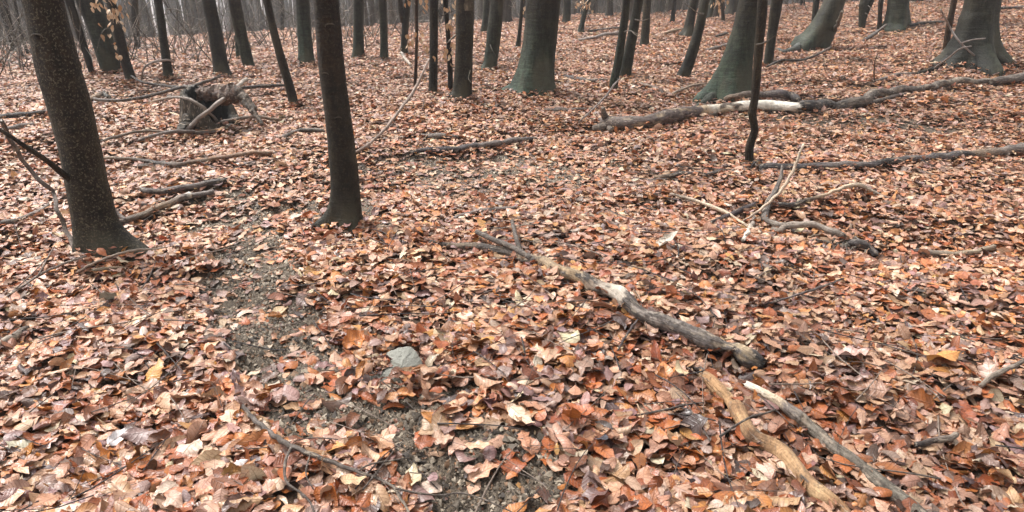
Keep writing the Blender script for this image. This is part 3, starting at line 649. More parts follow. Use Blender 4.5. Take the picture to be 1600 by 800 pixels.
# root arms, forks, twigs and dead leaf bunches that the photograph shows
def root_arm(T, pts, name='root', col=None):
    root, A, G = T; P = []
    for k, (x, y, w, lift) in enumerate(pts):
        p, t = in_plane(x, y, G[1] - .02) if k == 0 else ground(x, y, lift)
        P.append([*p, w * t / FPX / 2 * (.75 if k == 0 else 1)])
    S = smooth_path(P, 16); c = col or (.07, .07, .062)
    m = MB(); m.add(*tube(S[:, :3] - G, S[:, 3], 10, True, .08, 5), (*c, .4)); m.build(name, M_BARK, root)
root_arm(T4, [(1128, 138, 34, .25), (1108, 157, 20, .06), (1092, 166, 10, .03), (1075, 174, 5, .0)], col=(.055, .065, .048))
root_arm(T7, [(1268, 62, 28, .25), (1248, 75, 16, .08), (1228, 81, 8, .04), (1214, 77, 5, .0)], col=(.10, .11, .105))
root_arm(T8, [(1498, 80, 30, .3), (1476, 98, 14, .06), (1456, 108, 7, .04), (1432, 115, 4, .02)], col=(.022, .021, .020))
root_arm(T8, [(1545, 76, 30, .35), (1566, 94, 12, .08), (1576, 98, 7, .02)], col=(.045, .045, .042))
def twig_px(T, pts, r0, name='branch', col=(.12, .10, .085), r1=None):
    """a branch of a standing tree through pixel points in the plane of its stem (w in px)"""
    root, A, G = T; P = []
    for x, y, dy in pts: P.append(in_plane(x, y, G[1] + dy)[0])
    S = smooth_path(P, 14); m = MB(); m.add(*tube(S - G, np.linspace(r0, r1 or r0 * .3, 14), 6, True, .05, 3), (*col, .3))
    return m.build(name, M_SLIM, root)
twig_px(T25, [(631, 34, 0), (627, 18, -.05), (625, 0, -.1), (623, -40, -.2)], .07, 'fork', (.04, .033, .028))
twig_px(T32, [(262, 14, 0), (275, 14, -.3), (297, 25, -.5), (322, 33, -.6)], .012, col=(.22, .20, .18))
twig_px(T32, [(257, 28, 0), (268, 42, -.4), (280, 55, -.6), (290, 66, -.7)], .012, col=(.22, .19, .16))
twig_px(T34, [(186, 46, 0), (172, 44, -.1), (160, 50, -.2), (150, 82, -.3)], .010, col=(.16, .14, .12))
twig_px(T36, [(126, 52, 0), (116, 40, -.2), (112, 22, -.3), (108, 10, -.4)], .010, col=(.22, .20, .18))
twig_px(T36, [(132, 72, 0), (142, 88, -.3), (146, 102, -.4)], .008, col=(.2, .18, .16))
twig_px(T17, [(1102, 22, 0), (1090, 20, -.3), (1078, 11, -.4), (1070, 6, -.5)], .012, col=(.2, .17, .14))
twig_px(T15, [(990, 30, 0), (1003, 32, -.3), (1018, 28, -.5)], .009, col=(.2, .17, .15))
twig_px(T15, [(984, 46, 0), (995, 56, -.3), (1004, 58, -.5)], .008, col=(.18, .16, .14))
twig_px(T14, [(974, 50, 0), (984, 48, -.3), (1000, 55, -.6)], .008, col=(.2, .18, .16))
twig_px(T5, [(1181, 70, 0), (1192, 68, -.1), (1202, 62, -.2), (1212, 55, -.3)], .009, col=(.08, .07, .06))
twig_px(T11, [(1354, 6, 0), (1360, 12, -.3), (1368, 22, -.5)], .012, col=(.18, .17, .15))
twig_px(T11, [(1350, 20, 0), (1355, 22, -.3), (1357, 30, -.4)], .012, col=(.18, .17, .15))
twig_px(T22, [(766, 70, -.1), (769, 78, -.25), (775, 88, -.3)], .010, col=(.11, .10, .08))
twig_px(T20, [(685, 16, 0), (690, 24, -.1), (700, 20, -.2), (712, 16, -.3)], .010, col=(.05, .04, .03))
twig_px(T19, [(712, 55, -.1), (704, 62, -.3), (698, 68, -.4)], .016, col=(.2, .17, .14))
twig_px(T19, [(735, 110, -.15), (732, 122, -.3), (737, 130, -.4)], .006, col=(.15, .12, .09))
twig_px(t1, [(126, 285, 0), (104, 276, -.1), (72, 250, -.25), (44, 232, -.35), (18, 214, -.4), (-12, 196, -.45)], .022, 'branch', (.040, .033, .026), .009)
def bunch(T, pxs, n, size, seed, cols=((226, 190, 150), (206, 160, 115), (235, 205, 170)), spread=.08):
    root, A, G = T; g = np.random.default_rng(seed)
    for x, y, dy in pxs:
        c = in_plane(x, y, G[1] + dy)[0]
        leaf_mesh('leaves', c + g.normal(0, spread, (n, 3)) * [1, 1, .8] - G, g, size, root, True, cols, nu=6, nv=3)
bunch(T34, [(152, 12, -.3), (160, 6, -.25), (182, 4, -.4), (188, 2, -.4), (174, 14, -.4), (166, 32, -.3), (180, 33, -.4), (186, 36, -.35), (157, 18, -.25), (178, 62, -.2), (183, 84, -.15)], 5, .085, 1)
bunch(T36, [(110, 58, -.2)], 3, .07, 2)
bunch(T21, [(700, 84, -.3), (706, 80, -.3), (697, 86, -.3), (704, 22, -.2), (709, 30, -.3), (706, 4, -.2), (710, 45, -.2)], 5, .08, 3)
bunch(T40, [(910, 10, -.4), (916, 8, -.3), (905, 6, -.3), (922, 12, -.3)], 7, .1, 4)
bunch(T41, [(823, 18, -.2), (824, 8, -.2)], 4, .09, 5)
bunch(T45, [(1122, 8, -.3), (1128, 4, -.3), (1112, 6, -.3)], 5, .12, 6)
bunch(T47, [(398, 16, -.2), (390, 10, -.3), (394, 4, -.3)], 6, .1, 7, ((200, 170, 110), (180, 150, 90)))

# the thin sapling of red brown bark with its leaves
T49 = tree('sapling', 'thin red brown sapling rising from a leaning pale branch, few leaves', [(648, 139, 5), (650, 100, 5), (651, 60, 5), (651, 0, 6)], (.13, .075, .05), 0, .2, .1, 3, sides=9, cat='young tree', mat=M_SLIM, crown=False, noun='red brown sapling', H_top=3)
bunch(T49, [(644, 66, -.1), (652, 68, -.15), (640, 2, -.1), (660, 8, -.1), (642, 68, -.1)], 6, .075, 8)

# ------------------------------------------------------------------ fallen wood
BARKW = (.155, .125, .105); DARKW = (.060, .050, .048); GREYW = (.24, .20, .18); BARE = (.50, .32, .17); CREAM = (.88, .82, .70); TAN = (.34, .24, .16)
def fallen(name, label, pts, cols=None, cat='branch', group=None, sides=10, rough=.09, n=40, forks=(), sink=.05, log=True, ends=True, side_col=None, fcol=None, peel=None, bare=None, wob_c=.25):
    """pts: (x px, y px, width px, lift m) along the piece as it lies on the leaves; cols: list of (fraction, colour)"""
    P = []
    for x, y, w, lift in pts:
        p, t = ground(x, y, .03 + lift); r = w * t / FPX / 2 * (.80 if peel is not None else .88 if w > 9 else .95); sink = max(sink, .3 if cat == 'log' else (.18 if w >= 9 else sink))
        p, t = ground(x, y, .035 + lift + r * sink); P.append([*p, r])
    S = smooth_path(P, n); S[:, 3] = np.maximum(S[:, 3], .0025)
    seed = int(pts[0][0] * 3 + pts[0][1]); g = np.random.default_rng(seed)
    q_ = np.linspace(0, 1, n); Lr = max(np.linalg.norm(S[-1, :3] - S[0, :3]) / max(S[:, 3].mean(), .004), 4); W = S[:, :3].copy()
    for h in range(3):                                       # crooked course
        w_ = Lr / (9, 17, 33)[h]; am = wob_c * S[:, 3] * (1, .5, .3)[h]; W[:, 0] += am * np.sin(6.28 * w_ * q_ + g.uniform(0, 6)); W[:, 1] += am * np.sin(6.28 * w_ * q_ + g.uniform(0, 6)); W[:, 2] += .4 * am * np.sin(6.28 * w_ * q_ + g.uniform(0, 6))
    W = W + g.normal(0, 1, (n, 3)) * S[:, 3:4] * .03 * min(1, (40 / n) ** 1.5)
    V, F = tube(W, S[:, 3], sides, True, rough * .55, seed)
    cl = np.concatenate([[0], np.cumsum(np.linalg.norm(np.diff(S[:, :3], axis=0), axis=1))]); an = np.arange(sides) * 2 * math.pi / sides
    GR = np.stack([np.repeat(cl, sides), np.outer(S[:, 3], np.cos(an)).ravel(), np.outer(S[:, 3], np.sin(an)).ravel()], -1); GR = np.vstack([GR, [0, 0, 0], [cl[-1], 0, 0]])
    for e, i0, sg in ((0, 0, -1), (1, n - 1, 1)):            # splintered ends
        T = W[1] - W[0] if e == 0 else W[-1] - W[-2]; T = T / np.linalg.norm(T); rr = S[i0, 3]
        V[i0 * sides:(i0 + 1) * sides] += sg * T * (g.uniform(-.5, .9, sides) * rr)[:, None]
        V[n * sides + e] -= sg * T * rr * .55
    # flat spots, lumps and knots
    for q in range(int(6 + 30 * min(1, S[:, 3].mean() / .03))):
        c0 = int(g.integers(0, n * sides)); amp = g.normal(0, .17) * S[c0 // sides, 3]; dist = np.linalg.norm(V[:n * sides] - V[c0], axis=1); wgt = np.exp(-(dist / (S[c0 // sides, 3] * g.uniform(.7, 1.6))) ** 2)
        out = V[:n * sides] - np.repeat(W, sides, 0); out /= np.linalg.norm(out, axis=1)[:, None] + 1e-9
        V[:n * sides] += out * (wgt * amp)[:, None]
    cols = cols or [(0, BARKW), (1, BARKW)]
    fr = np.repeat(np.linspace(0, 1, n), sides); fr = np.concatenate([fr, [0, 1]])
    fx = np.array([c[0] for c in cols]); cc = np.array([c[1] for c in cols])
    wob = np.concatenate([np.tile(g.normal(0, .012, sides), n) + g.normal(0, .008, n * sides), [0, 0]])
    K = np.stack([np.interp(fr + wob, fx, cc[:, k]) for k in range(3)], -1)
    K = K * g.normal(1, .12, (len(K), 1))
    if peel is not None:                                     # plates of bark standing proud of the bare wood
        pf = np.array([p[0] for p in peel]); pv = np.array([p[1] for p in peel]); bf = np.array([p[0] for p in bare]); bc = np.array([p[1] for p in bare])
        r0 = S[:, 3].mean()
        nzv = np.array([mnoise.noise(Vector((p_[0] / (r0 * 2.6), p_[1] / (r0 * .9), p_[2] / (r0 * .9) + seed))) + .45 * mnoise.noise(Vector((p_[0] / (r0 * .8), p_[1] / (r0 * .35), p_[2] / (r0 * .35)))) for p_ in GR])
        th = np.interp(fr, pf, pv) * 1.3 - .65
        if side_col is not None:
            ang_ = np.concatenate([np.tile(np.arange(sides) / sides, n), [0, 0]]); mid = (side_col[0] + side_col[1]) / 2
            dd_ = np.abs((ang_ - mid + .5) % 1 - .5); th = th - 1.1 * np.clip(1 - dd_ / ((side_col[1] - side_col[0]) * .62), 0, 1)
        pl = np.clip((nzv - th) / .10, 0, 1); BC = np.stack([np.interp(fr, bf, bc[:, k]) for k in range(3)], -1) * g.normal(1, .10, (len(K), 1))
        edge = np.clip(1 - np.abs(nzv - th - .02) / .09, 0, 1)
        K = K * pl[:, None] + BC * (1 - pl[:, None]); K = K * (1 - .55 * (edge * (1 - pl))[:, None])
        out = V[:n * sides] - np.repeat(W, sides, 0); V[:n * sides] += out * (.13 * pl[:n * sides] - .05)[:, None]; side_col = None
    if side_col is not None:                                 # bark left along one flank
        a0, a1, sc = side_col; ang = np.concatenate([np.tile(np.arange(sides) / sides, n), [0, 0]])
        rows = np.concatenate([np.repeat(np.arange(n), sides), [0, 0]])
        a = (ang - a0 + .035 * np.sin(rows * .9)) % 1.0; hit = a < (a1 - a0)
        K[hit] = np.array(sc) * g.normal(1, .15, (hit.sum(), 1))
    if ends: K[-2:] = CREAM if cols[0][1] is not DARKW else TAN
    m = MB(); m.add(V, F, np.concatenate([K, np.clip(1.15 - 3.2 * K.mean(1, keepdims=True), .08, 1)], 1), GR)
    o = m.build(name, M_WOOD, None, tuple(S[n // 2, :3])); tag(o, label, cat, group)
    for fk in forks:
        fp = []
        for x, y, w, lift in fk:
            p, t = ground(x, y, .04 + lift); fp.append([*p, w * t / FPX / 2])
        Q = smooth_path(fp, 14); Q[:, 3] = np.maximum(Q[:, 3], .002)
        q = MB(); q.add(*tube(Q[:, :3] - S[n // 2, :3], Q[:, 3], 7, True, .08, seed + 3), (*(fcol or cols[len(cols) // 2][1]), .6)); q.build('side_branch', M_WOOD, o)
    if log: LOGS.append((S[::3, :3], S[::3, 3]))
    return o, S

big, bigS = fallen('fallen_branch', 'long rotten branch with peeling bark lying diagonally in the middle foreground',
    [(672, 378, 7, 0), (712, 384, 13, 0), (760, 388, 17, .0), (800, 396, 20, .01), (840, 408, 22, .01), (880, 424, 23, .02), (920, 440, 26, .02), (955, 456, 30, .02), (985, 474, 32, .015), (1015, 493, 29, .015), (1045, 508, 28, .015), (1090, 524, 31, .015), (1130, 542, 35, .015), (1165, 558, 38, .015), (1192, 570, 30, .0)],
    [(0, BARKW), (.15, (.10, .08, .07)), (.3, (.15, .12, .10)), (.45, (.13, .105, .09)), (.6, (.10, .085, .075)), (.75, (.16, .135, .12)), (.88, (.20, .175, .16)), (.95, (.13, .11, .10)), (.985, (.06, .05, .045)), (1, (.025, .02, .018))],
    sides=28, n=260, rough=.16, wob_c=.20,
    peel=[(0, .45), (.1, .6), (.2, .35), (.33, .6), (.42, .85), (.52, .95), (.56, .5), (.62, .6), (.645, .8), (.66, .98), (.685, .85), (.71, .35), (.8, .5), (.86, .3), (.93, .4), (.965, .7), (.98, .3), (1, .1)],
    bare=[(0, (.34, .25, .17)), (.2, (.20, .155, .12)), (.4, (.38, .28, .18)), (.54, (.42, .30, .18)), (.6, (.30, .24, .19)), (.645, (.50, .43, .35)), (.67, (.62, .55, .46)), (.70, (.45, .38, .31)), (.73, (.34, .29, .25)), (.85, (.30, .26, .23)), (.95, (.5, .38, .24)), (1, (.03, .025, .02))],
    forks=[[(830, 404, 10, .02), (800, 386, 9, .05), (770, 374, 9, .05), (745, 362, 8, .03)], [(815, 398, 8, .0), (806, 370, 7, .06), (800, 345, 6, .02)]], fcol=(.17, .14, .12))
fallen('fallen_log', 'long log with a bright white stripped stretch at the mossy beech foot',
    [(944, 192, 25, 0), (985, 192, 24, .01), (1030, 185, 24, .02), (1080, 176, 21, .03), (1110, 171, 19, .03), (1150, 167, 20, .03), (1200, 165, 21, .03), (1240, 167, 19, .03), (1252, 168, 16, .03)],
    [(0, (.18, .14, .12)), (.4, (.15, .11, .10)), (.6, (.16, .12, .09)), (1, (.12, .10, .08))], cat='log', sides=22, n=180, rough=.05,
    peel=[(0, .25), (.35, .15), (.42, .5), (.48, .75), (.55, .7), (.6, .95), (.66, .9), (.70, .5), (.745, .45), (.77, 1.05), (.96, 1.05), (1, .7)], bare=[(0, (.3, .25, .2)), (.4, (.42, .30, .18)), (.55, (.55, .42, .28)), (.62, CREAM), (.7, (.5, .4, .28)), (.77, CREAM), (1, (.92, .87, .76))],
    forks=[[(950, 186, 11, .05), (944, 180, 10, .12), (942, 168, 6, .22)], [(948, 198, 12, .02), (935, 200, 12, .02), (926, 201, 9, .02)], [(952, 200, 10, .02), (956, 204, 9, .01)]], fcol=(.20, .16, .13))
fallen('fallen_log', 'dark wavy log continuing from the white stripped one to the right edge',
    [(1252, 168, 20, .02), (1272, 165, 18, .02), (1300, 165, 18, .02), (1340, 160, 19, .03), (1365, 150, 19, .03), (1400, 142, 15, .03), (1440, 139, 13, .03), (1475, 130, 13, .04), (1510, 126, 12, .03), (1545, 128, 10, .02)],
    [(0, DARKW), (.08, (.09, .08, .075)), (.3, BARKW), (.5, (.14, .11, .095)), (.8, (.18, .15, .13)), (1, (.18, .15, .13))], cat='log', sides=18, n=140, rough=.09, wob_c=.5, peel=[(0, .2), (.3, .4), (.5, .25), (.75, .5), (.85, .7), (1, .6)], bare=[(0, (.2, .17, .15)), (.5, (.30, .23, .17)), (1, (.36, .30, .24))], forks=[[(1340, 165, 8, .0), (1370, 158, 7, .0), (1405, 149, 6, .0), (1420, 146, 4, 0)]])
fallen('fallen_log', 'brown log end coming in at the right edge below the buttressed beech', [(1545, 129, 12, .02), (1575, 125, 15, .02), (1605, 118, 17, .02), (1650, 108, 17, .02)], [(0, BARKW), (1, GREYW)], cat='log', sides=12, n=24)
fallen('fallen_branch', 'brown branch resting on the white stripped log, half behind it', [(1100, 161, 5, .0), (1130, 156, 9, .03), (1160, 148, 10, .10), (1190, 147, 11, .10), (1215, 147, 14, .09), (1235, 150, 14, .08), (1248, 158, 10, .06)], [(0, TAN), (.6, BARKW), (.8, (.17, .14, .14)), (1, DARKW)], n=36)
fallen('fallen_log', 'dark knobbly log lying level from the crooked stem to the right edge',
    [(1186, 263, 14, 0), (1215, 262, 15, 0), (1260, 261, 13, 0), (1285, 259, 12, 0), (1320, 258, 15, 0), (1355, 258, 14, .0), (1400, 251, 12, .0), (1450, 247, 13, .0), (1490, 243, 16, .01), (1530, 241, 14, .01), (1565, 237, 16, .01), (1610, 231, 17, .01), (1660, 226, 16, .01)],
    [(0, DARKW), (.1, (.11, .095, .10)), (.2, GREYW), (.27, (.12, .1, .1)), (.29, DARKW), (.34, (.04, .036, .036)), (.40, (.16, .14, .14)), (.6, (.15, .13, .13)), (.63, DARKW), (.68, TAN), (.8, GREYW), (1, BARKW)], cat='log', sides=14, n=70, rough=.13)
fallen('fallen_branch', 'short dark dead piece left of the crooked stem foot', [(1024, 277, 5, 0), (1045, 275, 8, 0), (1070, 272, 8, 0), (1092, 270, 6, 0)], [(0, TAN), (.4, DARKW), (1, GREYW)], n=20)
fallen('fallen_branch', 'dark stub between the short dead piece and the crooked stem', [(1100, 274, 6, 0), (1125, 269, 9, 0), (1150, 266, 6, 0)], [(0, DARKW), (1, BARKW)], n=16)
fallen('fallen_branch', 'smooth barkless orange branch bent in the bottom right foreground',
    [(1092, 586, 20, .0), (1115, 597, 28, .01), (1138, 620, 31, .01), (1155, 650, 33, .012), (1180, 682, 36, .012), (1220, 712, 37, .01), (1255, 742, 35, .01), (1290, 775, 31, .01), (1315, 800, 25, .005), (1345, 832, 22, 0)],
    [(0, (.11, .09, .08)), (1, (.10, .085, .08))], sides=28, n=200, rough=.07, wob_c=.3, side_col=(.50, .84, DARKW),
    peel=[(0, 1.05), (.3, 1.0), (.45, .95), (.6, 1.05), (.85, 1.0), (1, .9)],
    bare=[(0, (.36, .20, .09)), (.06, (.44, .25, .12)), (.22, (.50, .30, .15)), (.3, (.30, .165, .08)), (.36, (.48, .295, .15)), (.44, (.26, .145, .075)), (.52, (.42, .25, .125)), (.64, (.50, .31, .16)), (.72, (.36, .21, .105)), (.78, (.52, .34, .18)), (.86, (.34, .18, .08)), (1, (.28, .15, .07))])
fallen('fallen_branch', 'long straight grey barked branch beside the barkless orange one',
    [(1168, 600, 14, .01), (1200, 618, 18, .012), (1235, 642, 21, .012), (1275, 675, 23, .012), (1320, 712, 25, .012), (1370, 752, 28, .012), (1420, 790, 31, .012), (1470, 830, 32, .01)],
    [(0, GREYW), (.03, CREAM), (.16, (.55, .42, .28)), (.2, GREYW), (.3, (.22, .19, .15)), (.4, (.20, .17, .135)), (.7, (.16, .14, .11)), (1, (.17, .145, .115))], sides=24, n=200, rough=.05, peel=[(0, .9), (.05, 1.0), (.12, .8), (.18, .35), (.3, .22), (1, .18)], bare=[(0, CREAM), (.15, (.58, .45, .30)), (.3, (.36, .29, .22)), (1, (.30, .26, .21))])
fallen('fallen_branch', 'dark grey branch lying level in the open leaves at centre', [(645, 238, 9, 0), (675, 235, 12, 0), (705, 234, 12, 0), (735, 229, 10, .01), (775, 224, 10, .02), (810, 219, 10, .02), (836, 217, 7, .01)], [(0, (.1, .085, .09)), (.45, (.13, .11, .11)), (.5, GREYW), (1, (.14, .12, .12))], n=40)
fallen('fallen_branch', 'short broken piece lying just behind the dark grey branch', [(660, 211, 4, 0), (676, 212, 9, 0), (700, 213, 8, 0), (722, 214, 4, 0)], [(0, GREYW), (1, BARKW)], n=16)
fallen('fallen_branch', 'thick broken grey piece with a sawn looking end right of the nearest trunk', [(220, 297, 11, .01), (245, 299, 11, .01), (290, 293, 11, .01), (325, 286, 10, .01), (352, 281, 8, .01)], [(0, (.12, .1, .09)), (.2, (.15, .12, .11)), (.7, GREYW), (1, DARKW)], n=30)
fallen('fallen_branch', 'forked branch with a black broken tip behind the nearest trunk foot', [(188, 346, 11, .01), (205, 342, 12, .01), (230, 332, 12, .01), (258, 320, 12, .01), (285, 309, 11, .01), (300, 305, 10, .01)], [(0, BARKW), (.5, TAN), (.9, GREYW), (1, CREAM)], n=34, forks=[[(196, 344, 7, .02), (184, 334, 7, .05), (174, 322, 7, .1)], [(300, 306, 9, .01), (318, 303, 9, .01), (334, 299, 8, .01)]])
fallen('fallen_branch', 'long reddish branch with a dark fork behind the nearest trunk', [(150, 246, 5, .02), (200, 248, 6, .02), (240, 254, 8, .02), (275, 257, 9, .02), (310, 252, 7, .02), (360, 244, 7, .02), (400, 238, 7, .03), (424, 239, 5, .02)], [(0, TAN), (.35, DARKW), (.5, BARKW), (.7, (.3, .18, .11)), (1, (.32, .2, .13))], n=50, forks=[[(258, 254, 8, .01), (235, 258, 7, .0), (214, 261, 6, .0)]])
fallen('fallen_branch', 'thin brown branch sweeping right from behind the nearest trunk', [(148, 224, 4, .03), (180, 214, 5, .05), (220, 205, 5, .06), (260, 206, 4, .04), (300, 206, 4, .03), (340, 203, 3, .02)], [(0, BARKW), (1, TAN)], n=30)
fallen('fallen_branch', 'grey branch arching along the ground in front of the stump', [(215, 220, 4, .01), (245, 210, 5, .04), (280, 205, 6, .06), (315, 207, 5, .03), (345, 205, 4, .02)], [(0, GREYW), (1, BARKW)], n=26)
fallen('fallen_branch', 'pale straight stick leaning across the front of the stump', [(288, 205, 8, .02), (310, 186, 7, .15), (332, 168, 7, .26), (360, 145, 7, .32), (384, 124, 6, .36)], [(0, (.3, .25, .22)), (1, (.42, .36, .30))], n=26, log=False)
fallen('fallen_branch', 'pale bent stick crossing the other one at the stump', [(240, 158, 4, .10), (270, 152, 4.5, .22), (295, 155, 5, .30), (318, 168, 5, .24), (340, 190, 5, .04)], [(0, TAN), (.4, (.25, .21, .18)), (1, (.30, .25, .21))], n=26, log=False)
fallen('fallen_branch', 'light brown stick on the leaves right of the stump', [(340, 192, 5, .02), (370, 186, 6, .05), (400, 182, 6, .05), (425, 186, 5, .02), (440, 187, 3, .01)], [(0, GREYW), (1, TAN)], n=24)
fallen('fallen_branch', 'long crooked dark branch running behind the stump', [(135, 154, 4, .02), (180, 157, 5, .04), (225, 152, 5, .05), (262, 142, 5, .08), (290, 136, 6, .12), (330, 140, 6, .14), (375, 137, 6, .12), (420, 134, 5, .08), (450, 133, 4, .04)], [(0, BARKW), (.5, (.14, .12, .11)), (1, DARKW)], n=50, log=False)
fallen('fallen_branch', 'dark forked branch between the leafy young trunk and the stump', [(205, 118, 3, .12), (222, 128, 4, .10), (250, 133, 4, .10), (290, 136, 5, .12), (320, 128, 5, .16), (345, 119, 4, .2)], [(0, DARKW), (1, BARKW)], n=30, log=False)
fallen('fallen_branch', 'pale hooked twig arching beside the knotty trunk', [(222, 122, 3, .02), (226, 105, 3, .2), (240, 97, 4, .26), (258, 94, 4, .26), (272, 96, 3, .22)], [(0, (.36, .30, .26)), (1, (.36, .30, .26))], n=22, log=False)
fallen('fallen_branch', 'dark broken branch end under the leaning left trunk', [(136, 158, 8, .02), (150, 151, 8, .04), (160, 146, 8, .05), (172, 152, 5, .03)], [(0, TAN), (.5, DARKW), (1, (.05, .055, .04))], n=20)
fallen('fallen_log', 'dark log lying at the left edge behind the nearest trunk', [(-30, 188, 9, .02), (0, 183, 9, .02), (35, 179, 9, .02), (70, 175, 6, .01)], [(0, (.13, .1, .09)), (1, DARKW)], cat='log', n=20)
fallen('fallen_branch', 'grey curved branch near the left edge below the dark log', [(-20, 214, 7, .01), (10, 203, 8, .02), (30, 197, 8, .02), (52, 194, 5, .01)], [(0, GREYW), (1, GREYW)], n=20)
fallen('fallen_branch', 'thin peeling stem leaning down past the nearest trunk foot', [(2, 188, 7, .72), (20, 225, 7, .55), (45, 262, 7, .40), (72, 292, 7, .30), (84, 300, 6, .26), (90, 330, 7, .20), (104, 360, 7, .10), (120, 398, 7, .01)], [(0, (.18, .145, .125)), (1, (.22, .17, .14))], n=44, log=False)
fallen('fallen_branch', 'grey stick lying left of the nearest trunk, partly buried', [(-15, 352, 8, .0), (20, 346, 9, .0), (50, 335, 8, .0), (75, 322, 6, .0)], [(0, (.17, .14, .12)), (1, GREYW)], n=22)
fallen('fallen_branch', 'pale thin stick crossing the foot of the nearest trunk', [(118, 427, 4, .01), (145, 412, 4, .06), (175, 400, 4, .10), (210, 391, 4, .08), (240, 389, 3, .05), (262, 386, 2, .03)], [(0, (.36, .28, .22)), (1, (.40, .32, .25))], n=30, log=False)
fallen('fallen_branch', 'short mossy stick wedged under the nearest trunk foot', [(125, 425, 6, .0), (145, 423, 7, .01), (170, 419, 7, .01), (196, 419, 4, .0)], [(0, (.2, .17, .11)), (1, TAN)], n=18)
fallen('fallen_branch', 'long thin twigs spreading left from the nearest trunk foot', [(0, 470, 3, .01), (35, 447, 4, .04), (70, 425, 4, .06), (105, 410, 4, .08), (135, 400, 3, .08)], [(0, (.3, .24, .2)), (1, (.26, .2, .17))], n=24, log=False, forks=[[(60, 430, 3, .06), (75, 402, 2.5, .1), (85, 385, 2, .1)], [(20, 455, 2.5, .03), (50, 428, 2, .08), (78, 398, 2, .12)]])
fallen('fallen_branch', 'dark foreground twig with thin side shoots over the bare soil edge', [(378, 632, 6, .01), (392, 650, 8, .02), (420, 675, 9, .025), (455, 697, 9, .03), (500, 715, 8, .025), (540, 730, 7, .02), (568, 740, 6, .015), (600, 752, 5, .01), (618, 764, 5, .01), (628, 782, 5, .01), (642, 806, 4, .01)], [(0, (.15, .125, .11)), (.8, (.16, .13, .11)), (1, (.34, .29, .23))], n=60, rough=.07,
    forks=[[(455, 700, 5, .03), (446, 720, 5, .03), (447, 752, 4.5, .03), (470, 770, 4, .03), (485, 785, 3.5, .02), (492, 806, 3, .01)], [(618, 763, 4, .02), (650, 770, 3.5, .02), (690, 774, 3, .03), (720, 770, 3, .02), (760, 782, 2.5, .02), (800, 800, 2, .01)], [(560, 735, 3, .02), (580, 725, 3, .02), (610, 720, 3, .02), (640, 715, 2, .01)], [(485, 708, 3, .04), (478, 740, 2.5, .05), (490, 765, 2, .03)]])
fallen('fallen_branch', 'light peeled stick leaning up beside the dark knobbly log', [(1160, 346, 3, .02), (1185, 330, 4, .05), (1208, 310, 5, .10), (1225, 292, 5, .16), (1240, 265, 5, .26), (1250, 238, 4, .36), (1255, 225, 3, .40)], [(0, (.3, .22, .17)), (.3, (.6, .46, .34)), (1, (.7, .58, .44))], n=34, log=False)
fallen('fallen_branch', 'peeled tan stick with a hooked dark tip right of the crossing sticks', [(1215, 320, 9, .01), (1238, 319, 8, .01), (1265, 312, 7, .02), (1290, 304, 6, .03), (1312, 295, 6, .04), (1330, 289, 7, .05), (1350, 291, 7, .04), (1362, 298, 5, .02), (1390, 310, 3, .01)], [(0, DARKW), (.2, (.1, .08, .07)), (.3, TAN), (.5, (.6, .46, .32)), (.75, (.5, .4, .3)), (1, (.2, .17, .15))], n=44)
fallen('fallen_branch', 'thin light stick on the leaves left of the crossing sticks', [(1048, 303, 4, .01), (1080, 311, 5, .02), (1110, 322, 6, .02), (1135, 332, 6, .02), (1155, 345, 4, .02), (1190, 365, 5, .01)], [(0, (.3, .24, .19)), (.4, (.56, .44, .32)), (1, (.5, .38, .27))], n=30)
fallen('fallen_branch', 'dark wet stick under the leaning light stick', [(1112, 347, 5, .01), (1135, 338, 9, .01), (1160, 328, 10, .015), (1178, 320, 9, .01)], [(0, (.09, .06, .06)), (1, (.075, .055, .06))], n=20)
fallen('fallen_branch', 'split grey stick rising between the knobbly log and curved root', [(1195, 345, 12, .0), (1198, 325, 12, .02), (1210, 300, 9, .06), (1220, 280, 7, .12), (1222, 258, 3, .2)], [(0, (.15, .125, .11)), (1, (.2, .17, .15))], n=24, log=False)
fallen('fallen_branch', 'curved weathered grey branch arching in the right middle ground', [(1192, 338, 10, .01), (1205, 348, 11, .02), (1225, 352, 11, .03), (1255, 350, 11, .05), (1280, 353, 11, .04), (1300, 362, 12, .02), (1320, 370, 12, .01)], [(0, (.16, .14, .125)), (.5, (.34, .28, .23)), (1, (.22, .18, .15))], n=40, rough=.15, forks=[[(1228, 352, 9, .02), (1218, 360, 9, .01), (1208, 358, 8, .0)]])
fallen('fallen_branch', 'pale peeled stub pointing at the curved grey branch', [(1162, 375, 7, .01), (1168, 362, 8, .01), (1175, 350, 8, .01), (1178, 335, 6, .01)], [(0, CREAM), (.5, (.5, .42, .34)), (1, GREYW)], n=18)
fallen('fallen_branch', 'tan weathered stick lying level near the right edge', [(1428, 391, 8, .01), (1450, 394, 10, .01), (1480, 397, 10, .01), (1520, 394, 10, .01), (1552, 386, 8, .01)], [(0, DARKW), (.1, GREYW), (.4, (.34, .27, .19)), (1, (.36, .28, .2))], n=26, rough=.12)
fallen('fallen_branch', 'grey stick half buried between trunk and long rotten branch', [(672, 350, 5, .0), (700, 344, 6, .0), (735, 333, 8, .01), (770, 327, 8, .01), (805, 325, 6, .01)], [(0, (.2, .16, .15)), (1, (.28, .23, .2))], n=24)
fallen('fallen_branch', 'dark curved stick left of the smooth brown trunk', [(440, 216, 4, .0), (450, 210, 5, .02), (468, 204, 6, .03), (490, 203, 6, .02), (506, 204, 5, .01)], [(0, (.2, .17, .15)), (1, (.16, .14, .12))], n=20)
